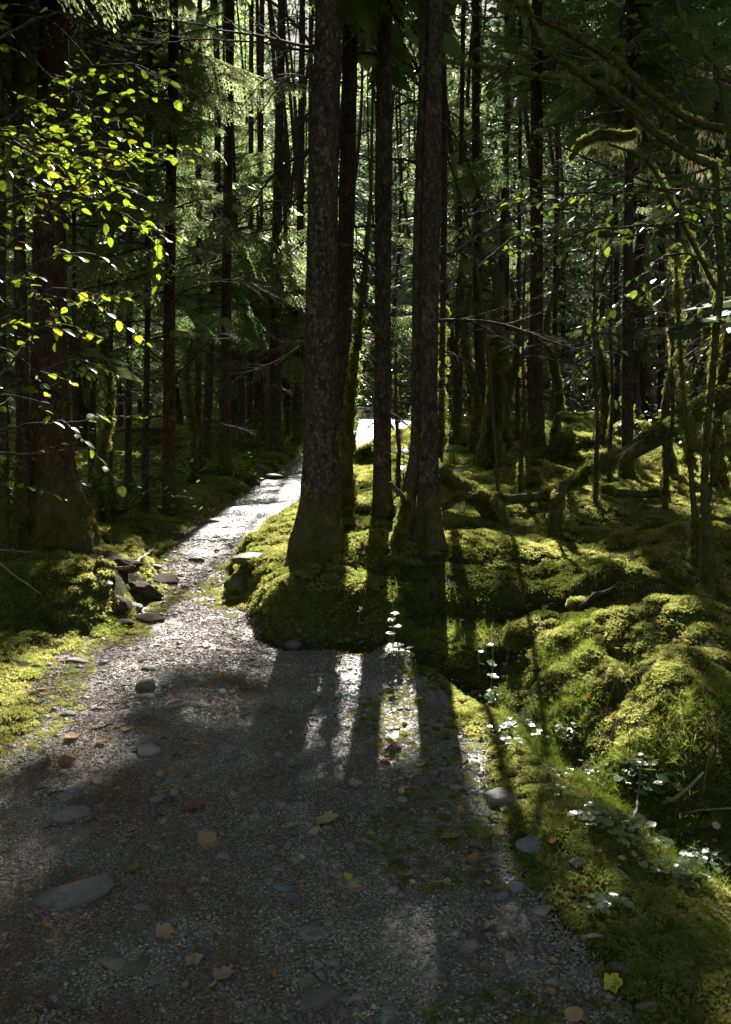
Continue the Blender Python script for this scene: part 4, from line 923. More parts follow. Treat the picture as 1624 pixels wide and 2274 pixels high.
def joined_stones(name, n, ymax, sz, m, keepf, label, cat, cmax=.5):
    x, y = sample_ground(n, ymax, 1.1, cmax); k = keepf(x, y); x, y = x[k], y[k]; z = gridlerp(GH, x, y)
    B = Bag(); V0s = [ico(1, s, .3, 1.2, (1, .75, .5), .2)[0] if False else ico(1, s, .3, 1.2, (1, .75, .5))[0] for s in range(6)]
    # 12-vertex stones
    import bmesh
    bm = bmesh.new(); bmesh.ops.create_icosphere(bm, subdivisions=1, radius=1); V12 = np.array([v.co[:] for v in bm.verts]); T12 = np.array([[v.index for v in f.verts] for f in bm.faces]); bm.free()
    n = len(x); r = rng
    Vv = V12[None] * (1 + r.normal(0, .16, (n, len(V12), 1))) * np.stack([np.ones(n), r.uniform(.5, .95, n), r.uniform(.3, .6, n)], -1)[:, None]
    a = r.random(n) * 6.283; c, s = np.cos(a)[:, None], np.sin(a)[:, None]
    X = Vv[..., 0] * c - Vv[..., 1] * s; Y = Vv[..., 0] * s + Vv[..., 1] * c; tl = r.normal(0, .2, (n, 1)); Zz = Vv[..., 2] + X * tl
    size = (sz[0] + (sz[1] - sz[0]) * r.random(n) ** 2.5)[:, None] * np.clip(np.hypot(x, y) / 3.5, .8, 2)[:, None]
    V = np.stack([X * size + x[:, None], Y * size + y[:, None], Zz * size + z[:, None] - size * .05], -1).reshape(-1, 3)
    T = (T12[None] + np.arange(n)[:, None, None] * len(V12)).reshape(-1, 3)
    o = link(name, mesh(name, V, T, m, False)); tag(o, label, cat, kind='stuff'); return o
onpath = lambda x, y: (gridlerp(GP, x, y) > -.02) 
joined_stones('gravel', 21000, 9.5, (.005, .026), M['gravel'], lambda x, y: onpath(x, y) & (rng.random(len(x)) < .4 + .6 * sstep(-1.2, .3, x)), 'loose grey gravel bedded in the surface of the path', 'gravel')
joined_stones('pale_gravel', 5200, 8.5, (.005, .015), M['rock_pale'], lambda x, y: onpath(x, y) & (rng.random(len(x)) < .35 + .65 * sstep(-1.2, .3, x)), 'pale chips of stone among the grey gravel', 'gravel')
joined_stones('ditch_gravel', 16000, 6.5, (.006, .018), M['gravel'], lambda x, y: (gridlerp(GD, x, y) < .17) & (gridlerp(GP, x, y) < -.02), 'wet shiny stones in the bottom of the ditch', 'gravel', .6)
x, y = sample_ground(34000, 34, 1.05, .5); k = (gridlerp(GP, x, y) > -.03) & (rng.random(len(x)) < .22 + .78 * sstep(6.6, 4.6, y)); x, y = x[k], y[k]
put_tufts('grit', np.stack([x, y, gridlerp(GH, x, y) + .001], -1), normal_at(x, y), np.clip(np.hypot(x, y) / 4, .9, 3.5) * rng.uniform(.7, 1.2, len(x)), label='fine grit packed between the stones of the path', cat='grit', which=SC_GRIT)
x, y = sample_ground(14000, 9, 1.05, .5); k = (gridlerp(GP, x, y) > -.15) & (rng.random(len(x)) < .2 + .8 * sstep(.5, -1.0, x + .5 * vn2(x * 2, y * 2, 51))) & (vn2(x * 5, y * 5, 77) > -.2); x, y = x[k], y[k]
put_tufts('fine_litter', np.stack([x, y, gridlerp(GH, x, y) + .003], -1), normal_at(x, y), rng.uniform(.7, 1.3, len(x)) * np.clip(np.hypot(x, y) / 4, .9, 2), label='fine brown needle crumbs in drifts on the left of the path', cat='litter', which=SC_LIT)
# needle litter
x, y = sample_ground(26000, 8, 1.1, .5); k = (gridlerp(GP, x, y) > -.25) & (rng.random(len(x)) < .25 + .75 * sstep(.4, -.8, x + .3 * vn2(x * 2, y * 2, 51)))
x, y = x[k], y[k]; n = len(x); a = rng.random(n) * 6.283
A = unit(np.stack([np.cos(a), np.sin(a), rng.normal(0, .12, n)], -1)); P = np.stack([x, y, gridlerp(GH, x, y) + .003 + rng.random(n) * .004], -1)
V, Q = kites(P, A, unit(np.cross(A, rng.normal(0, .5, (n, 3)) + [0, 0, 1])), rng.uniform(.012, .04, n), rng.uniform(.0015, .0035, n) * np.clip(np.hypot(x, y) / 3, 1, 2.5))
tag(link('needle_litter', mesh('needle_litter', V, Q, M['litter'])), 'brown spruce needles and crumbs strewn over the path', 'litter', kind='stuff')

# ------------------------------------------------------------------ stones
def stone(px, py, w, label, m='rock', seed=None, h=.5, dep=.75, sub=3, sink=.3, group=None, name='stone', cat='stone', flat=.25, rot=None, me=None):
    g = ground(px, py); s = w / 2 / F * np.linalg.norm(g - [0, 0, CAMZ]); seed = seed if seed is not None else random.randrange(999)
    if me is None:
        V, T = ico(sub, seed, .28, 1.25, (1, dep, h), flat); me = mesh(name, V, T, M[m], sub > 2 and 'slab' not in label and 'step' not in label)
    o = link(name, me, None, (g[0], g[1] + s * .3, g[2] + s * h * (1 - 2 * sink) * .2), (random.uniform(-.1, .1), random.uniform(-.1, .1), rot if rot is not None else random.uniform(-.5, .5)), s)
    return tag(o, label, cat, group)
big = [(160, 2005, 145, 'largest grey stone in the left foreground with a concave worn edge', 'rock', .36, .6), (150, 1822, 80, 'rounded stone above the largest grey one, half sunk in brown needles', 'rock', .5, .7),
       (330, 1675, 56, 'pale topped stone at the mossy edge left of the path middle', 'rock_pale', .6, .8), (322, 1532, 50, 'dark pointed stone standing up on the left of the path', 'rock_dark', .9, .7),
       (320, 1552, 46, 'flat grey stone lying at the foot of the dark pointed one', 'rock', .25, .7), (158, 1473, 66, 'dark flat stone near the mossy left bank', 'rock_dark', .25, .6), (330, 1490, 46, 'dark low stone just beyond the pointed one', 'rock_dark', .4, .6),
       (655, 1435, 56, 'smooth grey stone at the foot of the mossy mound below the thickest trunk', 'rock', .55, .8), (1117, 1785, 78, 'round grey stone in the moss at the right edge of the path', 'rock', .5, .8),
       (1182, 1885, 66, 'smooth bluish stone in the moss nearer than the round grey one', 'rock_blue', .35, .8), (1292, 1922, 46, 'small stone sunk in the moss right of the bluish one', 'rock', .4, .8),
       (372, 1188, 60, 'peaked dark boulder with moss at the left side of the far path', 'rock_moss', .9, .7), (395, 1196, 44, 'mossy block leaning on the peaked boulder', 'rock_moss', .5, .7),
       (462, 1160, 46, 'low grey stone on the left of the narrowing path', 'rock', .4, .7), (435, 1248, 34, 'small dark peaked stone alone on the bright sunlit gravel', 'rock_dark', .6, .8),
       (358, 1297, 74, 'dark angular stone at the right end of the stone steps', 'root', .42, .6), (305, 1322, 124, 'longest mossy slab in the stone steps, brown front face', 'root', .35, .5),
       (336, 1325, 44, 'squared block at the right end of the longest slab', 'rock_moss', .9, .7), (268, 1350, 60, 'dark upright stone below the longest slab', 'root', .75, .7), (300, 1352, 40, 'pale rounded stone between the upright stone and the gravel', 'rock_pale', .55, .7),
       (310, 1383, 90, 'lowest brown slab of the stone steps by the gravel', 'root', .4, .5), (262, 1392, 60, 'small brown slab left of the lowest one', 'root', .35, .5), (340, 1262, 36, 'dark stone at the top of the steps', 'rock_dark', .4, .6),
       (262, 1262, 100, 'brown topped slab beside the mossy root flare', 'root', .32, .5), (232, 1300, 44, 'small stone in the pale needles beside the root flare', 'rock', .3, .6), (345, 1282, 30, 'small broken stone above the angular one', 'rock_dark', .5, .7),
       (565, 1245, 110, 'long mossy rock ledge where the mound meets the bright path', 'rock_moss', .3, .5), (530, 1300, 60, 'mossy rock corner at the left tip of the mound', 'rock_moss', .8, .6),
       (605, 1062, 60, 'mossy flat stone on the path behind, left of the thickest trunk', 'rock_moss', .3, .7), (566, 1078, 26, 'squared mossy stone at the left edge of the far path', 'rock_moss', .9, .8), (580, 1050, 50, 'dark rock beside the far path under the sunlit spruce', 'rock_dark', .6, .7),
       (850, 1530, 46, 'grey flat stone at the right edge of the path by the round leaves', 'rock', .35, .7), (975, 1545, 40, 'stone in the shade where path and herbs meet', 'rock_blue', .35, .7), (997, 1680, 36, 'shaded stone in the strip of trunk shadow on the right', 'rock_dark', .5, .8),
       (1152, 1976, 50, 'blue grey stone among the moss at the right, second from the smooth bluish one', 'rock_blue', .35, .8), (1112, 1999, 40, 'small blue stone left of the blue grey one', 'rock_blue', .5, .8), (1050, 2106, 40, 'pale speckled stone in the near gravel', 'rock_pale', .5, .8),
       (1207, 2028, 46, 'pale flat stone by the near moss edge', 'rock_pale', .3, .7), (1402, 2083, 44, 'dark flat stone in the near right corner strip', 'rock_dark', .35, .6), (1442, 2245, 56, 'dim stone at the bottom right', 'rock', .4, .7), (1382, 2164, 46, 'black angular stone near the bottom right', 'rock_dark', .6, .7),
       (695, 2084, 66, 'wide flat stone in the near middle of the path', 'rock', .22, .7), (700, 2234, 80, 'wide worn stone at the very bottom of the view', 'rock', .25, .7), (300, 2162, 70, 'dim squared stone at the lower left', 'rock_dark', .35, .7), (250, 2150, 60, 'long low stone beside the dim squared one', 'rock', .25, .5),
       (372, 1962, 56, 'flat triangular stone in the shaded near gravel', 'rock', .2, .7), (942, 1732, 50, 'dark flat stone in the middle right of the gravel', 'rock_dark', .25, .6), (1017, 1753, 34, 'pale stone at the right side of the gravel above the round grey one', 'rock_pale', .4, .7), (894, 1781, 28, 'white pebble alone on dark gravel', 'rock_pale', .6, .9),
       (620, 1681, 30, 'small white lump catching light in the middle of the path', 'rock_pale', .6, .9), (505, 1666, 50, 'flat bluish stone in the middle of the path', 'rock_blue', .2, .6), (455, 1572, 54, 'flat grey stone in a light spot left of the path middle', 'rock', .2, .6), (640, 1998, 46, 'bluish flat stone in the near path', 'rock_blue', .25, .7),
       (625, 1978, 40, 'dark blue pebble in the near path', 'rock_blue', .5, .8), (495, 1905, 40, 'oval blue grey stone left of the near path middle', 'rock_blue', .4, .7), (355, 1778, 46, 'low tan stone at the boundary of needles and gravel', 'rock', .35, .7), (300, 1601, 28, 'small knobbly stone on the left of the path', 'rock', .6, .8),
       (150, 1590, 30, 'stone at the left margin between two light spots', 'rock', .5, .8), (1230, 2188, 30, 'pale little stone near the bottom right of the gravel', 'rock_pale', .5, .8), (1060, 1895, 26, 'small stone under the orange curled leaf', 'rock_dark', .5, .8)]
for k, (px, py, w, lab, m, h, dep) in enumerate(big):
    stone(px, py, w, lab, m, seed=k + 1, h=h, dep=dep, sub=4 if w > 70 else 3, rot=random.uniform(-.12, .12) if 'step' in lab or 'slab' in lab else None, sink=.12 if 'step' in lab or 'slab' in lab else .3, flat=.42 if 'slab' in lab or 'step' in lab else .3 if h < .45 or 'block' in lab or 'slab' in lab else .2)
COB = []
for k in range(9):
    V, T = ico(2, 60 + k, .22, 1.1, (1, random.uniform(.6, .9), random.uniform(.25, .45)), .2); COB.append([mesh('cobble', V, T, M[m], True) for m in ('rock', 'rock_blue', 'rock_pale')])
n = 0
while n < 240:
    px, py = random.uniform(-20, 1300), random.uniform(1490, 2274)
    g = ground(px, py)
    if gridlerp(GP, g[0], g[1]) < .03 or (px < 330 and random.random() < .75): continue
    w = random.uniform(12, 34) * random.uniform(.7, 1.2)
    stone(px, py, w, 'small rounded cobble pressed into the gravel of the path', me=random.choice(COB)[random.choices([0, 1, 2], [5, 2, 2])[0]], h=.3, sink=.35, group='cobbles pressed into the path', name='cobble', rot=random.random() * 6.28); n += 1
for (px, py, w, h, lab) in [(1272, 1000, 84, .85, 'tall round moss cushion lit along its right side'), (1425, 978, 110, .7, 'wide moss covered boulder behind the leaning mossy log'), (1330, 985, 60, .6, 'smaller mossy boulder in a sun spot between the two bigger ones'), (815, 1012, 66, .45, 'dark hollow mossy lump beside the far bright path'),
                            (640, 1205, 50, .3, 'sunlit moss cushion left of the foot of the thickest trunk'), (1185, 1090, 60, .9, 'mossy tussock stump on top of the hump'), (1290, 1345, 44, .5, 'small moss cushion in the dark hollow'), (1160, 1420, 80, .6, 'bright moss cushion above the ditch')]:
    o = stone(px, py, w, lab, 'rock_moss', h=h, dep=.9, sub=3, sink=.2, name='mossy_boulder', cat='boulder', flat=0)
    me = o.data; V = np.array([v.co[:] for v in me.vertices]); nr = np.array([v.normal[:] for v in me.vertices])
    kk = rng.integers(0, len(V), 420); g = ground(px, py); s = w / 2 / F * np.linalg.norm(g)
    put_tufts('moss', V[kk] + rng.normal(0, .03, (420, 3)), nr[kk], rng.uniform(.9, 1.4, 420) / s * (s / .22) ** .5 * .75, o)

# ------------------------------------------------------------------ fallen leaves
def leaf_mesh(seed, lobes, m, curl=.25):
    r = np.random.default_rng(seed); n = 26; a = np.linspace(0, 2 * math.pi, n, endpoint=False)
    if lobes: R = .74 + .16 * np.abs(np.cos(a * lobes / 2)) ** 1.3 + r.normal(0, .07, n)
    else: R = .62 + .22 * np.cos(a) ** 2 + .12 * np.cos(a) + r.normal(0, .03, n)
    X = np.cos(a) * R; Y = np.sin(a) * R * (.9 if lobes else .72)
    V = [[0, 0, 0]]; 
    ring1 = np.stack([X * .5, Y * .5], -1); ring2 = np.stack([X, Y], -1); XY = np.concatenate([[[0, 0]], ring1, ring2])
    z = curl * (XY[:, 1] ** 2 * r.uniform(-.3, 1.2) + XY[:, 0] ** 2 * r.uniform(-.2, .9)) + curl * .5 * vn2(XY[:, 0] * 2.5, XY[:, 1] * 2.5, seed) * (XY ** 2).sum(1) ** .5 + .10 * np.abs(XY[:, 1])
    V = np.concatenate([XY, z[:, None]], 1); T = []; Q = []
    for i in range(n):
        j = (i + 1) % n; T.append([0, 1 + i, 1 + j]); Q.append([1 + i, 1 + n + i, 1 + n + j, 1 + j])
    # short stalk
    Vs, Qs, Ts = tube(np.array([[-.35, 0, .02], [-.8, .03, .04], [-1.15, .1, .10]]), np.array([.03, .025, .02]), 3)
    B = Bag(); B.add(V, Q, T); B.add(Vs, Qs, Ts); return B.mesh('fallen_leaf', m, True)
LM = {}
for c in ('tan', 'pale', 'orange', 'brown', 'yellow', 'green'):
    LM[c] = [leaf_mesh(s + hash(c[0] + c[1:2]) * 0, lb, M['l_' + c], cu) for s, lb, cu in ((1, 0, .3), (2, 5, .4), (3, 0, .8), (4, 7, .3))]
def fleaf(px, py, w, c, label, shape=None, tilt=.18, group=None):
    g = ground(px, py); s = w / 2 / F * np.linalg.norm(g - [0, 0, CAMZ]) * .95; nn = Vector(normal_at(g[0], g[1]).tolist())
    o = link('fallen_leaf', random.choice(LM[c]) if shape is None else LM[c][shape], None, (g[0], g[1], g[2] + .008 + s * .1))
    q = nn.to_track_quat('Z', 'Y').to_matrix() @ Euler((random.gauss(0, tilt), random.gauss(0, tilt), random.random() * 6.28)).to_matrix()
    o.rotation_euler = q.to_euler(); o.scale = (s, s, s * random.uniform(.8, 1.4)); return tag(o, label, 'leaf', group)
LV = [(495, 1514, 30, 'orange', 'orange leaf standing on edge in the shade left of the path middle', 2, .9), (95, 1534, 26, 'orange', 'orange leaf on the sunlit moss at the left', 0, .2), (180, 1520, 16, 'orange', 'tiny orange leaf left of the dark pointed stone', 0, .2),
      (282, 1457, 16, 'yellow', 'tiny yellow leaf on the left of the path', 0, .2), (227, 1471, 16, 'brown', 'tiny brown leaf beyond the dark pointed stone', 0, .2), (215, 1576, 34, 'pale', 'pale leaf on brown needles below the sunlit moss', 0, .2), (220, 1617, 38, 'tan', 'tan leaf between the light spots at the left', 0, .2),
      (282, 1622, 40, 'tan', 'long tan leaf left of the pale topped stone', 0, .2), (160, 1642, 40, 'tan', 'tan leaf at the rim of the bright left patch', 3, .2), (227, 1652, 32, 'tan', 'pinkish tan leaf beside the bright left patch', 1, .3), (105, 1697, 46, 'brown', 'dark brown curled leaf in the bright left patch', 2, .4),
      (148, 1701, 42, 'brown', 'red brown leaf just right of the dark curled one', 1, .3), (215, 1735, 44, 'pale', 'pale leaf with yellow rim below the bright left patch', 0, .3), (385, 1561, 34, 'tan', 'tan leaf beside the flat grey stone', 0, .2), (545, 1588, 34, 'pale', 'pale leaf in the middle of the path below the orange upright one', 0, .3),
      (372, 1583, 24, 'green', 'greenish leaf left of the path middle', 0, .2), (462, 1762, 24, 'orange', 'small orange tan leaf in the middle of the shade', 0, .2), (387, 1767, 34, 'tan', 'tan leaf right of the low tan stone', 0, .2), (432, 1797, 48, 'brown', 'dull brown lobed leaf left of the path middle', 1, .2),
      (727, 1828, 60, 'tan', 'largest ragged tan leaf right of the path middle', 1, .15), (646, 1838, 48, 'pale', 'pale oval leaf left of the largest ragged one', 0, .15), (694, 1855, 34, 'pale', 'pale folded leaf just below the largest ragged one', 2, .5), (460, 1878, 64, 'tan', 'wide lobed tan leaf left of the oval stone', 3, .2),
      (640, 1882, 32, 'pale', 'pale leaf below the pale oval one', 0, .2), (625, 1911, 34, 'brown', 'two-toned brown leaf in the near middle', 2, .3), (295, 1936, 38, 'green', 'green tan leaf right of the small light spot', 1, .4), (177, 1967, 40, 'orange', 'dark orange leaf behind the largest grey stone', 0, .3),
      (775, 1955, 42, 'yellow', 'bright yellow green leaf standing out on the dark gravel', 0, .7), (787, 1981, 36, 'tan', 'crumpled tan leaf touching the yellow green one', 1, .3), (727, 1986, 28, 'tan', 'small tan leaf left of the yellow green one', 0, .2), (647, 2012, 26, 'orange', 'orange brown leaf beside the bluish flat stone', 0, .2),
      (100, 2064, 40, 'tan', 'curled tan leaf in front of the largest grey stone', 2, .4), (365, 2078, 46, 'tan', 'dull tan leaf at the lower left', 1, .2), (505, 2083, 24, 'tan', 'small pointed tan leaf at the lower left of the middle', 2, .4), (432, 2141, 44, 'tan', 'tan leaf at the left end of the lowest light spot', 1, .2),
      (495, 2174, 48, 'pale', 'pinkish leaf in the lowest light spot', 3, .2), (607, 2178, 36, 'orange', 'orange tan leaf on edge in the lowest light spot', 2, .8), (787, 1746, 38, 'tan', 'tan leaf at the right side of the trunk shadow', 1, .2), (899, 1610, 26, 'orange', 'orange leaf in the sunny strip right of the trunk shadow', 0, .3),
      (992, 1600, 26, 'tan', 'pointed tan leaf at the right border of the gravel', 2, .6), (1070, 1636, 32, 'tan', 'curled tan leaf in the moss left of the white round leaves', 2, .6), (1032, 1691, 38, 'tan', 'brown tan leaf in the trunk shadow on the right', 0, .3), (872, 1660, 54, 'brown', 'ragged pile-like brown leaf in the sunny strip', 1, .4),
      (857, 1695, 36, 'orange', 'orange brown leaf nearest in the sunny strip', 3, .3), (842, 1543, 28, 'tan', 'pinkish leaf propped by the flat grey stone', 2, .5), (927, 1555, 28, 'yellow', 'yellow leaf at the edge of path and moss', 0, .2), (1002, 1866, 52, 'tan', 'reddish tan lobed leaf right of the path middle', 1, .2),
      (1064, 1889, 44, 'orange', 'orange tan curled leaf near the right moss', 0, .4), (1051, 1912, 40, 'brown', 'dark brown leaf on edge under the orange tan one', 2, .8), (1057, 1843, 50, 'green', 'dark green leaf with serrated rim at the right', 0, .15), (902, 1951, 46, 'tan', 'tan leaf in the pale light spot right of the middle', 3, .2),
      (1227, 1872, 40, 'orange', 'orange leaf behind the smooth bluish stone', 0, .3), (1264, 1806, 24, 'brown', 'dark red leaf in the sunlit herbs', 2, .5), (1392, 1958, 52, 'pale', 'long pale leaf among the near right moss', 0, .3), (1300, 1987, 44, 'brown', 'folded brown leaf on the near right moss', 2, .6),
      (1084, 2065, 48, 'pale', 'white and tan curled leaf near the lower right', 1, .5), (1140, 2092, 46, 'brown', 'dark tan leaf at the lower right', 0, .3), (1187, 2118, 40, 'brown', 'dark folded leaf at the lower right, in shadow', 2, .6), (1362, 2193, 46, 'yellow', 'yellow green leaf near the bottom right', 1, .3),
      (1500, 2058, 34, 'brown', 'red brown leaf at the right edge moss', 0, .4), (1567, 2053, 36, 'orange', 'dull orange leaf near the right edge', 0, .5), (1277, 2260, 62, 'tan', 'large pale tan leaf cut by the bottom edge', 0, .3), (1440, 1525, 22, 'yellow', 'yellow wilted leaf hanging over the big moss cushion', 2, .8),
      (1545, 1462, 26, 'pale', 'pale leaf on the right moss slope', 2, .4), (1110, 1855, 26, 'tan', 'tan leaf above the two-toned stone on the right', 0, .3), (1310, 1560, 30, 'orange', 'orange brown leaf stuck in the moss above the herbs', 0, .8)]
for a in LV: fleaf(a[0], a[1], a[2], a[3], a[4], a[5], a[6])
for k in range(110):
    px, py = random.uniform(0, 1300), random.uniform(1430, 2274); g = ground(px, py)
    if gridlerp(GP, g[0], g[1]) < -.1: continue
    fleaf(px, py, random.uniform(10, 24), random.choices(['tan', 'brown', 'pale'], [5, 3, 1])[0], 'small dry curled leaf scrap among the pebbles of the path', None, .3, 'leaf scraps on the path')
for k in range(90):
    px, py = random.uniform(950, 1624), random.uniform(1120, 1950); g = ground(px, py)
    if gridlerp(GP, g[0], g[1]) > -.1: continue
    o = fleaf(px, py, random.uniform(9, 20), random.choices(['tan', 'brown', 'pale'], [4, 3, 2])[0], 'small dry leaf lying on the moss right of the path', None, .5, 'leaf scraps on the moss'); o.location.z += .02

# ------------------------------------------------------------------ logs, roots, sticks
def limb(name, pts, Y, label, cat='log', m='bark_moss', mn=400, ms=1.0, group=None, seg=12, drape=0, dl=.2, parent=None, dY=None, step=.08, rough=.14, side=None, abs_pts=None):
    """a log or limb through frame points (px, py, width px) at depth Y (+ dY per point)"""
    P = np.array([at(q[0], q[1], Y + (dY[i] if dY else 0)) for i, q in enumerate(pts)]); R = np.array([q[2] / 2 / F * Y for q in pts])
    b = P[0].copy(); own = parent is None
    root = empty(name, b, label, cat, group) if own else parent
    org = b if own else np.array(root['org'])
    C, rad = trunk(P - org, R, seg, step, 0, .2, random.randrange(50), rough, base_z=-99)
    V, Q, T = tube(C, None, seg, rad)
    if own: w = link('wood', mesh('wood', V, [Q, T], M[m], True), root)
    else: w = link('limb', mesh('limb', V, [Q, T], M[m], True), root)
    if mn: tube_moss(C, rad, root if own else w, mn, ms, side=(0, 0, 1.0))
    if drape: drapes(C, rad.mean(1), drape, dl, root if own else w)
    return root, C, org
def drapes(C, r, n, dl, parent):
    i = rng.integers(1, len(C), n); cl = np.clip(vn2(i * .35, i * 0, 5) * 1.5 + .3, .05, 1); f = rng.random(n)[:, None]
    P = C[i - 1] * f + C[i] * (1 - f) - np.array([0, 0, 1.]) * r[i][:, None] * .7 + rng.normal(0, 1, (n, 3)) * r[i][:, None] * .35
    A = unit(rng.normal(0, .22, (n, 3)) + np.array([0, 0, -1.])); B = unit(np.cross(A, rng.normal(0, 1, (n, 3))))
    V, Q = kites(P, A, B, dl * cl * rng.uniform(.15, 1.0, n) ** 1.3, .0035, .35); b = Bag(); b.add(V, Q)
    P2 = P + A * (dl * cl * .3)[:, None]; A2 = unit(A + rng.normal(0, .5, (n, 3))); V, Q = kites(P2, A2, B, dl * cl * .35, .004, .4); b.add(V, Q)
    tag(link('hanging_moss', b.mesh('hanging_moss', M['lichen']), parent), kind='stuff')
YL = ground(1255, 1092)[1]
limb('leaning_log', [(1250, 1096, 14), (1330, 1040, 22), (1400, 1008, 30), (1480, 962, 40), (1560, 915, 50), (1640, 868, 58), (1740, 815, 60)], YL, 'long mossy fallen trunk slanting up to the right edge', mn=1500, ms=1.2, drape=500, dl=.25, dY=[0, .1, .2, .3, .4, .5, .6])
limb('fallen_log', [(972, 1050, 16), (1000, 1075, 22), (1040, 1098, 30), (1080, 1125, 44), (1100, 1160, 40)], ground(1080, 1160)[1], 'short moss clad log sloping down from the twin trunks', mn=800, ms=1.1, drape=700, dl=.28)
limb('fallen_branch', [(978, 1130, 14), (1010, 1112, 15), (1050, 1100, 14), (1075, 1102, 12)], ground(1080, 1165)[1], 'reddish bare branch under the short moss clad log', mn=40, m='root', seg=8)
limb('fallen_log', [(1085, 1118, 18), (1150, 1108, 22), (1240, 1100, 20)], ground(1150, 1135)[1], 'low mossy log behind the tussock hump', mn=500, drape=60)
limb('fallen_log', [(1330, 1092, 16), (1400, 1096, 18), (1475, 1098, 14)], ground(1400, 1110)[1], 'dark low log lying behind the sapling stems', mn=200, drape=40)
limb('fallen_log', [(795, 1020, 20), (815, 1004, 26), (850, 1000, 22)], ground(820, 1022)[1] - .2, 'mossy arched log end at the rim of the far bright path', mn=200, ms=1.3)
limb('broken_snag', [(1236, 1195, 34), (1237, 1150, 26), (1240, 1110, 24), (1247, 1085, 18), (1253, 1066, 7)], ground(1237, 1192)[1], 'broken dead trunk stub with a sharp tip standing on the right hump', cat='tree stump', m='bark', mn=160, ms=.7, seg=16, step=.03, rough=.2)
limb('broken_snag', [(1187, 1085, 26), (1187, 1065, 22), (1189, 1052, 12)], ground(1187, 1088)[1], 'small rounded mossy stub behind the sharp-tipped one', cat='tree stump', mn=160, ms=.8, seg=12, step=.04)
limb('curved_root', [(880, 1215, 14), (893, 1170, 16), (902, 1130, 14), (893, 1100, 12), (876, 1085, 11), (868, 1070, 8)], ground(882, 1222)[1], 'mossy crooked root rising at the foot of the twin trunks', cat='root', mn=350, ms=.7, seg=8, step=.04)
limb('curved_root', [(215, 1248, 16), (240, 1256, 12), (262, 1262, 9), (300, 1258, 7)], ground(240, 1262)[1], 'bare root running right from the mossy flare of the left trunk', cat='root', m='root', mn=40, ms=.5, seg=8, step=.03)
limb('curved_root', [(745, 925, 10), (752, 940, 12), (760, 985, 14), (762, 1050, 15), (764, 1120, 16)], ground(764, 1140)[1], 'mossy hooked stem clinging to the slim trunk behind the thickest one', cat='root', mn=400, ms=.7, seg=8, step=.04)
def stick(pts, r, label, m='wood_pale', group=None, lift=.012, cat='twig'):
    P = []
    for (px, py, dz) in pts: g = ground(px, py); P.append(g + [0, 0, lift + dz])
    P = np.array(P); b = P[0].copy(); C, R = resample(P - b, np.linspace(r, r * .5, len(P)), .05); C += rng.normal(0, r * .35, C.shape)
    V, Q, T = tube(C, R, 5); o = link('fallen_twig', mesh('fallen_twig', V, [Q, T], M[m], True), None, tuple(b)); return tag(o, label, cat, group)
stick([(300, 1262, .02), (320, 1250, .04), (343, 1238, .09)], .016, 'short bare stick pointing at the bright path beside the stone steps')
stick([(-20, 1300, .2), (30, 1320, .14), (95, 1334, .03)], .008, 'thin bare twig reaching in from the left over the moss')
stick([(0, 1252, .1), (60, 1247, .06), (78, 1244, .05)], .008, 'thin twig on the moss left of the thick root flare')
stick([(1285, 1358, .0), (1320, 1342, .05), (1365, 1333, .06)], .02, 'mossy stick bridging the dark hollow on the right', 'root')
stick([(1405, 1850, .02), (1415, 1810, .06), (1422, 1760, .14)], .007, 'white stick standing slanted out of the herbs')
stick([(1470, 1800, .02), (1530, 1780, .05), (1560, 1760, .08)], .010, 'pale stick lying across the herbs by the ditch')
stick([(1500, 1820, .01), (1560, 1815, .02), (1624, 1812, .02)], .008, 'long pale stick over the wet stones at the right edge')
stick([(1295, 2088, .0), (1320, 2090, .01), (1345, 2088, 0)], .010, 'short grey stick in the near right gravel')
stick([(95, 2240, 0), (140, 2250, 0), (205, 2270, 0)], .006, 'long thin twig at the lower left in shadow', 'twig')
stick([(1040, 1640, .0), (995, 1634, .02), (975, 1636, 0)], .004, 'thin curved twig at the right edge of the gravel')
stick([(1305, 1140, .02), (1350, 1155, .03), (1400, 1175, .02)], .014, 'broken bare branch on the mossy slope right of the sapling stem', 'root')
stick([(1540, 1085, .15), (1590, 1090, .12), (1612, 1120, .02)], .014, 'white hooked branch at the right in a sun spot')
for k in range(70):
    r = random.random()
    px, py = (random.uniform(0, 420), random.uniform(1430, 1900)) if r < .45 else ((random.uniform(950, 1624), random.uniform(1150, 1700)) if r < .8 else (random.uniform(1400, 1624), random.uniform(1780, 1960)))
    a = random.uniform(-.5, .5); l = random.uniform(12, 45)
    stick([(px, py, 0), (px + l * .5 * math.cos(a), py + l * .25 * math.sin(a), .01), (px + l * math.cos(a), py + l * .5 * math.sin(a), 0)], random.uniform(.0025, .006), 'short dry twig lying on the ground', random.choice(['wood_pale', 'twig', 'root']), 'dry twigs on the ground')

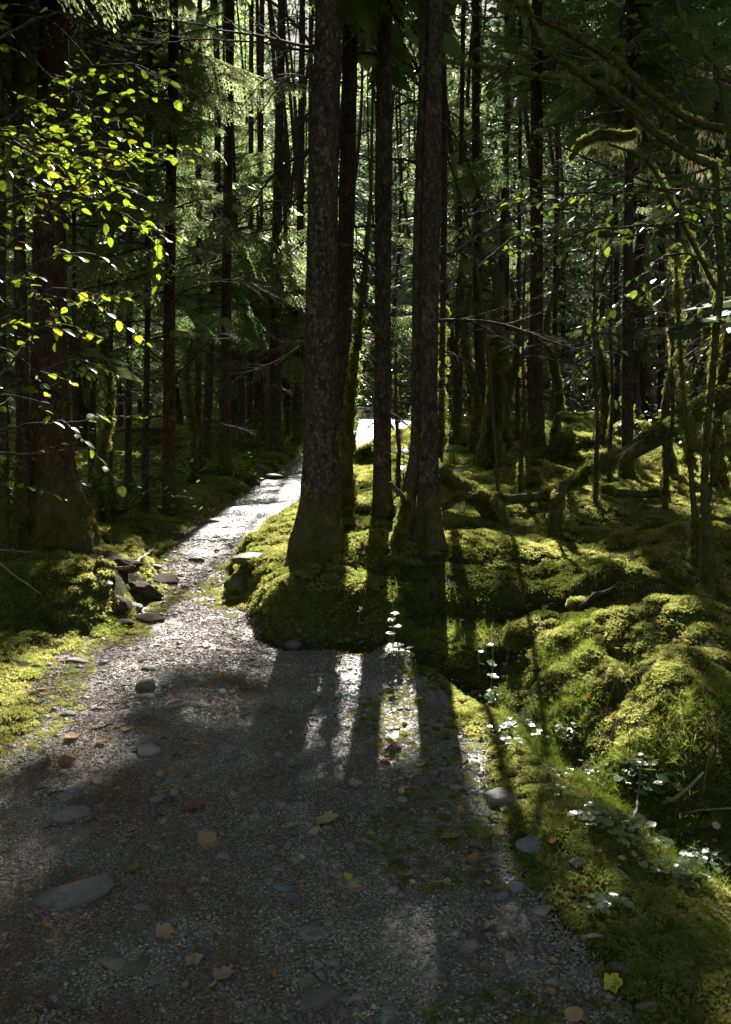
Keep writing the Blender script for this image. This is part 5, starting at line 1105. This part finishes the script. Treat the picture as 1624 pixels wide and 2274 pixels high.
# ------------------------------------------------------------------ herbs with round leaves, stalks, big lobed leaves
def round_leaf(seed, lob=5, m='herb', fold=.12):
    r = np.random.default_rng(seed); n = 20; a = np.linspace(.25, 2 * math.pi - .25, n); R = .82 + .12 * np.abs(np.cos(a * lob / 2)) + r.normal(0, .03, n)
    V = [[0, 0, 0]] + [[math.cos(t) * q, math.sin(t) * q, fold * (q ** 2) * abs(math.sin(t)) + r.normal(0, .02)] for t, q in zip(a, R)]
    return mesh('leaf', V, np.array([[0, i, i + 1] for i in range(1, n)]), M[m], True)
RL = [round_leaf(s, l) for s, l in ((1, 5), (2, 7), (3, 5), (4, 9))]
def herb(x, y, label, group, s=.032, nl=5, hgt=.06):
    z = hz(x, y); root = empty('herb', (x, y, z), label, 'herb', group); B = Bag(); spots = []
    for k in range(nl):
        a = random.random() * 6.28; q = random.uniform(.2, 1) * s * 2.2; h = hgt * random.uniform(.6, 1.3)
        e = np.array([math.cos(a) * q, math.sin(a) * q, h]); V, Q, T = tube(np.array([[0, 0, -.01], e * [.35, .35, .6], e]), np.array([.0012, .001, .0008]), 3, cap=False); B.add(V, Q); spots.append(e)
    link('stem', B.mesh('stem', M['grass']), root)
    for e in spots: link('leaf', random.choice(RL), root, tuple(e), (random.gauss(0, .16), random.gauss(0, .16), random.random() * 6.28), s * random.uniform(.4, .85))
for (px, py, rx, ry, n, s, h) in [(1090, 1562, 40, 14, 10, .034, .05), (1150, 1640, 55, 28, 14, .032, .05), (1230, 1660, 60, 30, 10, .026, .06), (1420, 1745, 55, 22, 14, .036, .07), (1470, 1775, 40, 22, 10, .038, .06), (1350, 1840, 60, 28, 12, .036, .05),
                                   (1260, 1750, 70, 35, 12, .022, .05), (1420, 1870, 60, 30, 8, .036, .05), (1560, 1925, 60, 30, 12, .036, .05), (880, 1463, 40, 10, 8, .040, .05), (750, 1440, 60, 6, 8, .034, .03), (1350, 2030, 45, 16, 7, .030, .04), (1500, 1960, 70, 40, 8, .032, .04), (960, 1530, 30, 15, 3, .03, .03)]:
    for _ in range(n):
        a = random.random() * 6.28; q = random.random() ** .5; g = ground(px + math.cos(a) * q * rx, py + math.sin(a) * q * ry)
        herb(g[0], g[1], 'low herb with round pale shining leaves in the strip along the ditch', 'round-leaved herbs beside the path', s * .78, random.randint(3, 6), h)
def stalk(px, py, top, label, tiers, s, lean=0, m='straw', seedhead=True):
    g = ground(px, py); d = ray(top[0], top[1]); t = g[1] / d[1]; e = np.array([0, 0, CAMZ]) + d * t - g
    root = empty('tall_herb', g, label, 'herb'); P = np.array([[0, 0, -.01], e * .4 + [.01, 0, 0], e * .75, e]); C, R = resample(P, np.array([.003, .0028, .0022, .0015]), .03); V, Q, T = tube(C, R * 1.2, 4); B = Bag(); B.add(V, Q, T)
    link('stem', B.mesh('stem', M['herb']), root)
    for f in tiers:
        for _ in range(2): p = C[int(f * (len(C) - 1))]; a = random.random() * 6.28; link('leaf', random.choice(RL), root, (p[0] + math.cos(a) * s * .8, p[1] + math.sin(a) * s * .8, p[2]), (random.gauss(0, .15), random.gauss(0, .15), a), s * random.uniform(.7, 1.1))
    n = 14; A = unit(rng.normal(0, 1, (n, 3)) + [0, 0, .5]); V, Q = kites(np.repeat(C[-1:], n, 0), A, unit(np.cross(A, rng.normal(0, 1, (n, 3)))), .03, .008); link('seed_head', mesh('seed_head', V, Q, M[m]), root)
stalk(870, 1452, (873, 1335), 'tall stalk with tiers of white shining leaves in front of the mossy mound', (.15, .3, .45, .6, .75, .88), .030)
stalk(1085, 1562, (1098, 1410), 'tall stalk with flat leaves at the head of the herb strip', (.15, .3, .5, .68, .85), .028)
stalk(1060, 1500, (1062, 1430), 'short stalk with a curled leaf left of the tall stalk', (.5, .9), .022)
stalk(790, 1425, (800, 1355), 'small stalk with pale leaves under the mound', (.4, .8), .022)
stalk(1122, 1500, (1130, 1385), 'bare brown stalk with a seed head above the ditch', (), .02)
def arch(px, py, hpx, dx, label, group):
    g = ground(px, py); k = np.linalg.norm(g) / F; root = empty('grass_stalk', g, label, 'grass stalk', group); h = hpx * k; w = dx * k
    P = np.array([[0, 0, 0], [w * .15, 0, h * .55], [w * .5, 0, h * .97], [w * .85, 0, h * .93], [w, 0, h * .72]]); C, R = resample(P, np.array([.0022, .0018, .0015, .0012, .001]), .02); V, Q, T = tube(C, R, 4); link('stem', mesh('stem', V, [Q, T], M['straw'], True), root)
    n = 26; i = rng.integers(int(len(C) * .72), len(C), n); A = unit(np.array([0, 0, -1.]) + rng.normal(0, .4, (n, 3))); V, Q = kites(C[i], A, unit(np.cross(A, rng.normal(0, 1, (n, 3)))), .018, .005); link('seed_head', mesh('seed_head', V, Q, M['straw']), root)
for (px, py, h, dx) in [(1335, 1650, 150, 60), (1290, 1660, 110, 45), (1490, 1720, 130, 50), (1520, 1640, 120, -45), (1440, 1760, 180, 40), (1400, 1700, 110, -35), (1595, 1700, 120, -40), (1240, 1600, 120, 30), (1560, 1780, 130, 30), (1210, 1560, 150, 20), (1380, 1730, 120, 50), (1180, 1540, 110, -30), (1010, 1430, 60, 30), (1090, 1440, 70, -30)]:
    arch(px, py, h, dx, 'thin arching dry grass stalk with a drooping seed head', 'arching grass stalks over the ditch')
def palmate(seed):
    a = np.linspace(-2.6, 2.6, 57); R = .30 + .70 * np.abs(np.cos(a * 1.35)) ** .8 * (1 - .15 * np.abs(a) / 2.6) + .035 * np.cos(a * 26)
    V = [[0, 0, 0]] + [[math.cos(t) * q * .5, math.sin(t) * q * .5, .05 * abs(math.cos(t * 1.35)) - .12 * (q * .5) ** 2] for t, q in zip(a, R)] + [[math.cos(t) * q, math.sin(t) * q, .07 * abs(math.cos(t * 1.35)) - .3 * q ** 2] for t, q in zip(a, R)]
    n = len(a); return mesh('leaf', V, [np.array([[0, i, i + 1] for i in range(1, n)]), np.array([[i, n + i, n + i + 1, i + 1] for i in range(1, n)])], M['leafdark'], True)
PAL = palmate(1)
def clubplant(px, py, leaves, label):
    g = ground(px, py); root = empty('large_leaf_plant', g, label, 'plant'); B = Bag()
    for (lx, ly, w, dy, tl) in leaves:
        e = at(lx, ly, g[1] + dy) - g; V, Q, T = tube(np.array([[0, 0, 0], e * [.3, .3, .7], e]), np.array([.008, .006, .004]), 5); B.add(V, Q, T)
        link('leaf', PAL, root, tuple(e), (tl, random.gauss(0, .1), random.uniform(-2.5, -.7)), w / 2 / F * g[1] * 1.2)
    link('stem', B.mesh('stem', M['bark_moss']), root)
clubplant(1010, 1110, [(1022, 1038, 90, 0, .12), (1005, 988, 90, .4, -.1)], 'plant with two very large lobed green leaves right of the twin trunks')
clubplant(897, 1090, [(897, 998, 60, 0, 0.1), (890, 1035, 50, .3, 0)], 'plant with lobed leaves seen between the lone and the twin trunks')
0 and clubplant(1500, 1010, [(1505, 760, 40, 0, .1), (1480, 790, 34, .3, .1)], 'tall plant with lobed leaves above the leaning mossy log')

# ------------------------------------------------------------------ broadleaf trees: limbs with hanging moss and separate leaves
def broad_leaf(seed, m):
    n = 9; t = np.linspace(0, 1, n); r = np.random.default_rng(seed); w = .36 * np.sin(np.clip(t ** .85, 0, 1) * math.pi) ** .75 * (1 + .10 * np.where(np.arange(n) % 2, 1, -1)); w[0] = .01; w[-1] = .0
    z = -.18 * t ** 2 * r.uniform(.3, 1.5); up = .10
    V = np.concatenate([np.stack([t, 0 * t, z], -1), np.stack([t, w, z + up * w * 2], -1), np.stack([t, -w, z + up * w * 2], -1)]); Q = []
    for i in range(n - 1): Q += [[i, i + 1, n + i + 1, n + i], [i, 2 * n + i, 2 * n + i + 1, i + 1]]
    return mesh('leaf', V, np.array(Q), M[m], True)
def leafy_tree(root, org, curves, Y, nleaf, size, m, twl=.5, jy=.5, limbm='twig', nobj=280, droop=.15, density=None, wd=7, spread=1.0):
    LF = [broad_leaf(s, m) for s in range(4)]; PL, AL = [], []
    for ci, cv in enumerate(curves):
        dy = rng.uniform(-jy, jy); P = np.array([at(q[0], q[1], Y + dy + (i - len(cv) / 2) * .12 * (1 if ci % 2 else -1)) for i, q in enumerate(cv)]) - org
        C, R = resample(P, np.linspace(wd / 2 / F * Y, .003, len(P)), .06); C = C + rng.normal(0, .006, C.shape); B = Bag(); V, Q, T = tube(C, R, 6); B.add(V, Q, T)
        nt = int(len(C) * .55 * (density[ci] if density else 1))
        for _ in range(nt):
            i = random.randrange(int(len(C) * .15), len(C)); tg = unit(C[min(i + 1, len(C) - 1)] - C[i - 1]); d = unit(tg * .7 + rng.normal(0, .6, 3) * [1, 1, .45] * spread); l = random.uniform(.25, 1) * twl
            g = np.linspace(0, 1, 6)[:, None]; tw = C[i] + d * l * g + np.array([0, 0, -droop * l]) * g ** 2; V, Q, _ = tube(tw, np.linspace(.0035, .0012, 6), 3, cap=False); B.add(V, Q)
            nn = max(3, int(l / .055))
            for k in range(nn):
                q = (k + .7) / nn; p = C[i] + d * l * q + np.array([0, 0, -droop * l * q * q]); s = 1 if k % 2 else -1
                a = unit(d * .7 + np.cross(d, [0, 0, 1.]) * s * .8 + rng.normal(0, .25, 3) + [0, 0, -.25]); PL.append(p); AL.append(a)
        link('branch', B.mesh('branch', M[limbm], True), root)
    idx = list(range(len(PL))); random.shuffle(idx); idx = idx[:nleaf]
    idx.sort(key=lambda i: (PL[i] + org)[1]); one = idx[:nobj]; rest = idx[nobj:]
    def mtx(i):
        a = Vector(AL[i].tolist()); up = Vector((random.gauss(0, .35), random.gauss(0, .35), 1)); b = up.cross(a).normalized(); c = a.cross(b); s = size * random.uniform(.45, 1.3)
        return Matrix(((a.x * s, b.x * s, c.x * s, PL[i][0]), (a.y * s, b.y * s, c.y * s, PL[i][1]), (a.z * s, b.z * s, c.z * s, PL[i][2]), (0, 0, 0, 1)))
    for i in one: o = link('leaf', random.choice(LF), root); o.matrix_basis = mtx(i)
    if rest:
        v0 = np.array([v.co[:] for v in LF[0].vertices]); q0 = np.array([list(p.vertices) for p in LF[0].polygons]); B = Bag()
        for i in rest: mm = np.array(mtx(i)); B.add(v0 @ mm[:3, :3].T + mm[:3, 3], q0)
        tag(link('leaves', B.mesh('leaves', M[m], True), root), kind='stuff')
# left sapling
gl = np.array([-2.75, 4.7, hz(-2.75, 4.7)])
lt = empty('alder_sapling', gl, 'leaning alder at the left edge with bright yellow green leaves', 'tree')
Ps = np.array([[0, 0, -.1], [-.05, .1, .8], [.05, .0, 1.7], [.0, .1, 2.6], [.1, .1, 3.6], [.2, 0, 4.6]]); C, R = resample(Ps, np.array([.045, .04, .034, .028, .02, .01]), .08); V, Q, T = tube(C, R, 10); link('stem', mesh('stem', V, [Q, T], M['bark_moss'], True), lt); tube_moss(C, np.repeat(R[:, None], 10, 1), lt, 300, .7)
CV = [[(-140, 640), (0, 560), (100, 470), (200, 400), (290, 330)], [(-140, 460), (40, 330), (150, 270), (330, 190)], [(-140, 340), (60, 240), (180, 190), (300, 150)], [(-140, 140), (40, 60), (130, 30), (200, 50)], [(-140, 560), (80, 430), (190, 380), (300, 330), (360, 340)],
      [(-140, 720), (60, 600), (150, 560), (210, 565)], [(-140, 800), (40, 690), (120, 640), (220, 655)], [(-140, 930), (60, 840), (150, 800), (235, 815)], [(-140, 980), (80, 940), (160, 940), (200, 930)], [(-140, 1010), (40, 1005), (120, 1005), (150, 1000)],
      [(-140, 1040), (0, 1070), (50, 1120)], [(-140, 900), (0, 830), (100, 720), (190, 735)], [(-140, 500), (60, 430), (200, 440), (300, 490), (380, 520)], [(-140, 300), (0, 300), (120, 340), (230, 330), (300, 350)], [(-100, 400), (60, 380), (160, 330), (240, 280)], [(-100, 210), (60, 330), (180, 350), (260, 420)],
      [(-100, 880), (30, 880), (110, 900)], [(-100, 760), (20, 780), (90, 830)], [(-100, 600), (40, 620), (130, 700)]]
leafy_tree(lt, gl, CV, 4.7, 3800, .054, 'leaf', twl=.5, jy=.7, density=[1.3, 1.5, 1.3, .6, 1.4, .9, .7, .8, .5, .5, .5, .7, 1, 1.5, 1.5, 1.4, .6, .6, .7], limbm='twig', nobj=290)
# right mossy tree
gr = ground(1575, 1300); YR = gr[1]
def rtree(base, label, limbs, leafcurves, nleaf, Y, size=.055, nobj=200, m='leafdark', drape_n=260, jy=.9, name='mossy_alder'):
    root = empty(name, base, label, 'tree'); root['org'] = base.tolist()
    for (pts, dY, mn, dn) in limbs:
        pts = [(a, b, c * .62) for a, b, c in pts]
        limb('limb', pts, Y, None, parent=root, mn=mn, ms=.26, drape=int(dn * .8), dl=.15, dY=dY, seg=10, step=.07, rough=.2)
    leafy_tree(root, base, leafcurves, Y, nleaf, size, m, twl=.45, jy=jy, nobj=nobj, wd=5)
    return root
LB = [([(1575, 1320, 46), (1572, 1200, 34), (1565, 1050, 24), (1580, 850, 24), (1600, 600, 26), (1592, 480, 30), (1587, 370, 30)], None, 900, 150),
      ([(1587, 370, 26), (1522, 340, 24), (1452, 295, 22), (1402, 245, 22), (1347, 205, 26), (1292, 170, 20), (1237, 130, 16), (1192, 85, 12), (1177, 40, 9), (1150, -30, 8)], [0, -.1, -.2, -.3, -.4, -.5, -.6, -.7, -.8, -.9], 900, 520),
      ([(1640, 290, 30), (1552, 275, 24), (1487, 240, 22), (1427, 195, 22), (1362, 135, 20), (1262, 75, 16), (1182, 35, 12), (1132, 0, 9), (1080, -40, 8)], [.3, .2, .1, 0, -.2, -.4, -.6, -.8, -.9], 900, 420),
      ([(1347, 207, 18), (1312, 200, 16), (1262, 175, 12), (1202, 172, 11), (1122, 155, 10), (1037, 145, 9), (982, 135, 8), (900, 124, 6)], [-.4, -.3, -.2, 0, .2, .4, .6, .8], 350, 60),
      ([(1700, 500, 26), (1640, 420, 24), (1597, 150, 20), (1567, 115, 18), (1527, 65, 15), (1490, -30, 12)], None, 400, 200),
      ([(1590, 640, 16), (1462, 395, 14), (1412, 345, 10), (1350, 320, 7)], [0, -.3, -.6, -.8], 300, 80),
      ([(1412, 300, 22), (1380, 305, 30), (1330, 300, 34), (1290, 320, 26), (1272, 350, 12)], [.6] * 5, 700, 500), ([(1400, 520, 12), (1330, 520, 26), (1330, 510, 22), (1290, 530, 12)], [1.5] * 4, 200, 200)]
LC = [[(1640, 420), (1480, 420), (1400, 430), (1210, 430), (1165, 455)], [(1640, 500), (1430, 410), (1250, 440), (1060, 450)], [(1600, 600), (1540, 470), (1480, 490), (1435, 555)], [(1587, 370), (1450, 400), (1350, 370), (1250, 330), (1150, 290), (1080, 300)], [(1402, 245), (1300, 260), (1200, 280), (1120, 270)],
      [(1362, 135), (1250, 120), (1130, 90), (1050, 120)], [(1552, 275), (1500, 180), (1430, 110), (1400, 60)], [(1500, 300), (1560, 400), (1600, 470)], [(1452, 295), (1400, 380), (1330, 400), (1260, 400)], [(1600, 600), (1500, 560), (1420, 620), (1350, 740)], [(1600, 480), (1560, 550), (1500, 600), (1470, 680)],
      [(1262, 75), (1180, 30), (1090, 40), (1020, 10)], [(1590, 640), (1520, 700), (1420, 690), (1330, 745)], [(1640, 200), (1580, 160), (1500, 120), (1440, 30)], [(1640, 700), (1580, 760), (1520, 830)], [(1237, 130), (1130, 150), (1060, 200)], [(1600, 500), (1400, 500), (1280, 520), (1140, 560)]]
rtree(gr, 'arching moss-draped tree at the right with a fan of crooked limbs', LB, LC, 1300, YR, .052, 290)
# leafy twigs high between the trunks and bushes beyond
gb = ground(1110, 1120); yb = gb[1]
bt = empty('alder_sapling', gb, 'thin leafy sapling reaching up behind the twin trunks', 'tree'); Ps = np.array([gb * 0 - [0, 0, .1], at(1085, 800, yb) - gb, at(1040, 500, yb) - gb, at(960, 250, yb) - gb, at(900, 60, yb) - gb]); C, R = resample(Ps, np.array([.02, .018, .014, .01, .006]), .1); V, Q, T = tube(C, R, 6); link('stem', mesh('stem', V, [Q, T], M['bark_moss'], True), bt)
leafy_tree(bt, gb, [[(960, 250), (900, 215), (870, 200)], [(930, 160), (950, 100), (1020, 30)], [(930, 160), (880, 80), (800, 40)], [(940, 200), (870, 130), (780, 90)], [(1040, 500), (1000, 540), (960, 555)], [(1040, 480), (1100, 460), (1150, 430)], [(1060, 600), (1120, 540), (1200, 500)], [(900, 60), (850, 20), (760, 10)]], yb, 330, .06, 'leafdark', twl=.35, jy=.3, nobj=150)
bush_pts = [(760, 905, 'leafy bush in the gap left of the lone dark trunk'), (905, 900, 'leafy bush behind the gap between lone and twin trunks'), (560, 1000, 'low leafy bush under the sunlit pale boughs'), (430, 1060, 'leafy bush by the left edge of the narrowing path'), (265, 1150, 'leafy bush left of the straight brown spruce'),
            (1130, 960, 'leafy bush left of the reddish spruce, far back'), (1300, 920, 'leafy bush right of the reddish spruce, in front of the sun spots'), (1400, 930, 'leafy bush behind the wide mossy boulder'), (1560, 980, 'leafy bush above the thick end of the leaning log'), (1020, 930, 'leafy bush right of the twin trunks, far back'),
            (60, 1180, 'leafy bush behind the left edge trunks'), (1240, 900, 'far leafy bush between reddish and narrow spruce'), (1480, 930, 'far leafy bush at the right'), (830, 915, 'far leafy bush closing the end of the bright path')]
LBm = broad_leaf(9, 'leafdark'); v0 = np.array([v.co[:] for v in LBm.vertices]); q0 = np.array([list(p.vertices) for p in LBm.polygons]); v0 = v0[[0, 4, 8, 9 + 4, 18 + 4]]; q0 = np.array([[0, 4, 2, 3]])
for k, (px, py, lab) in enumerate(bush_pts):
    g = ground(px, py); root = empty('bush', g, lab, 'bush'); s = min(1.6, .5 + g[1] * .035); B = Bag(); n = 700; r = np.random.default_rng(k)
    tips = []
    for b in range(16):
        d = unit(r.normal(0, 1, 3) * [1, 1, .5] + [0, 0, 1.3]); l = s * r.uniform(.8, 1.9); gg = np.linspace(0, 1, 8)[:, None]; tw = d * l * gg + np.array([d[0] * .4, d[1] * .4, -.2]) * gg ** 2 * l; V, Q, _ = tube(tw, np.linspace(.012, .003, 8), 4, cap=False); B.add(V, Q); tips.append(tw)
    link('stems', B.mesh('stems', M['bark_moss']), root); B = Bag(); tips = np.concatenate([t[3:] for t in tips]); P = tips[r.integers(0, len(tips), n)] + r.normal(0, .16 * s, (n, 3)); A = unit(r.normal(0, 1, (n, 3)) * [1, 1, .4] - [0, 0, .15]); V, Q = kites(P, A, unit(np.cross(A, r.normal(0, .4, (n, 3)) + [0, 0, 1])), .07 * s ** .5, .045 * s ** .5); B.add(V, Q)
    tag(link('foliage', B.mesh('foliage', M['leafdark']), root), kind='stuff')
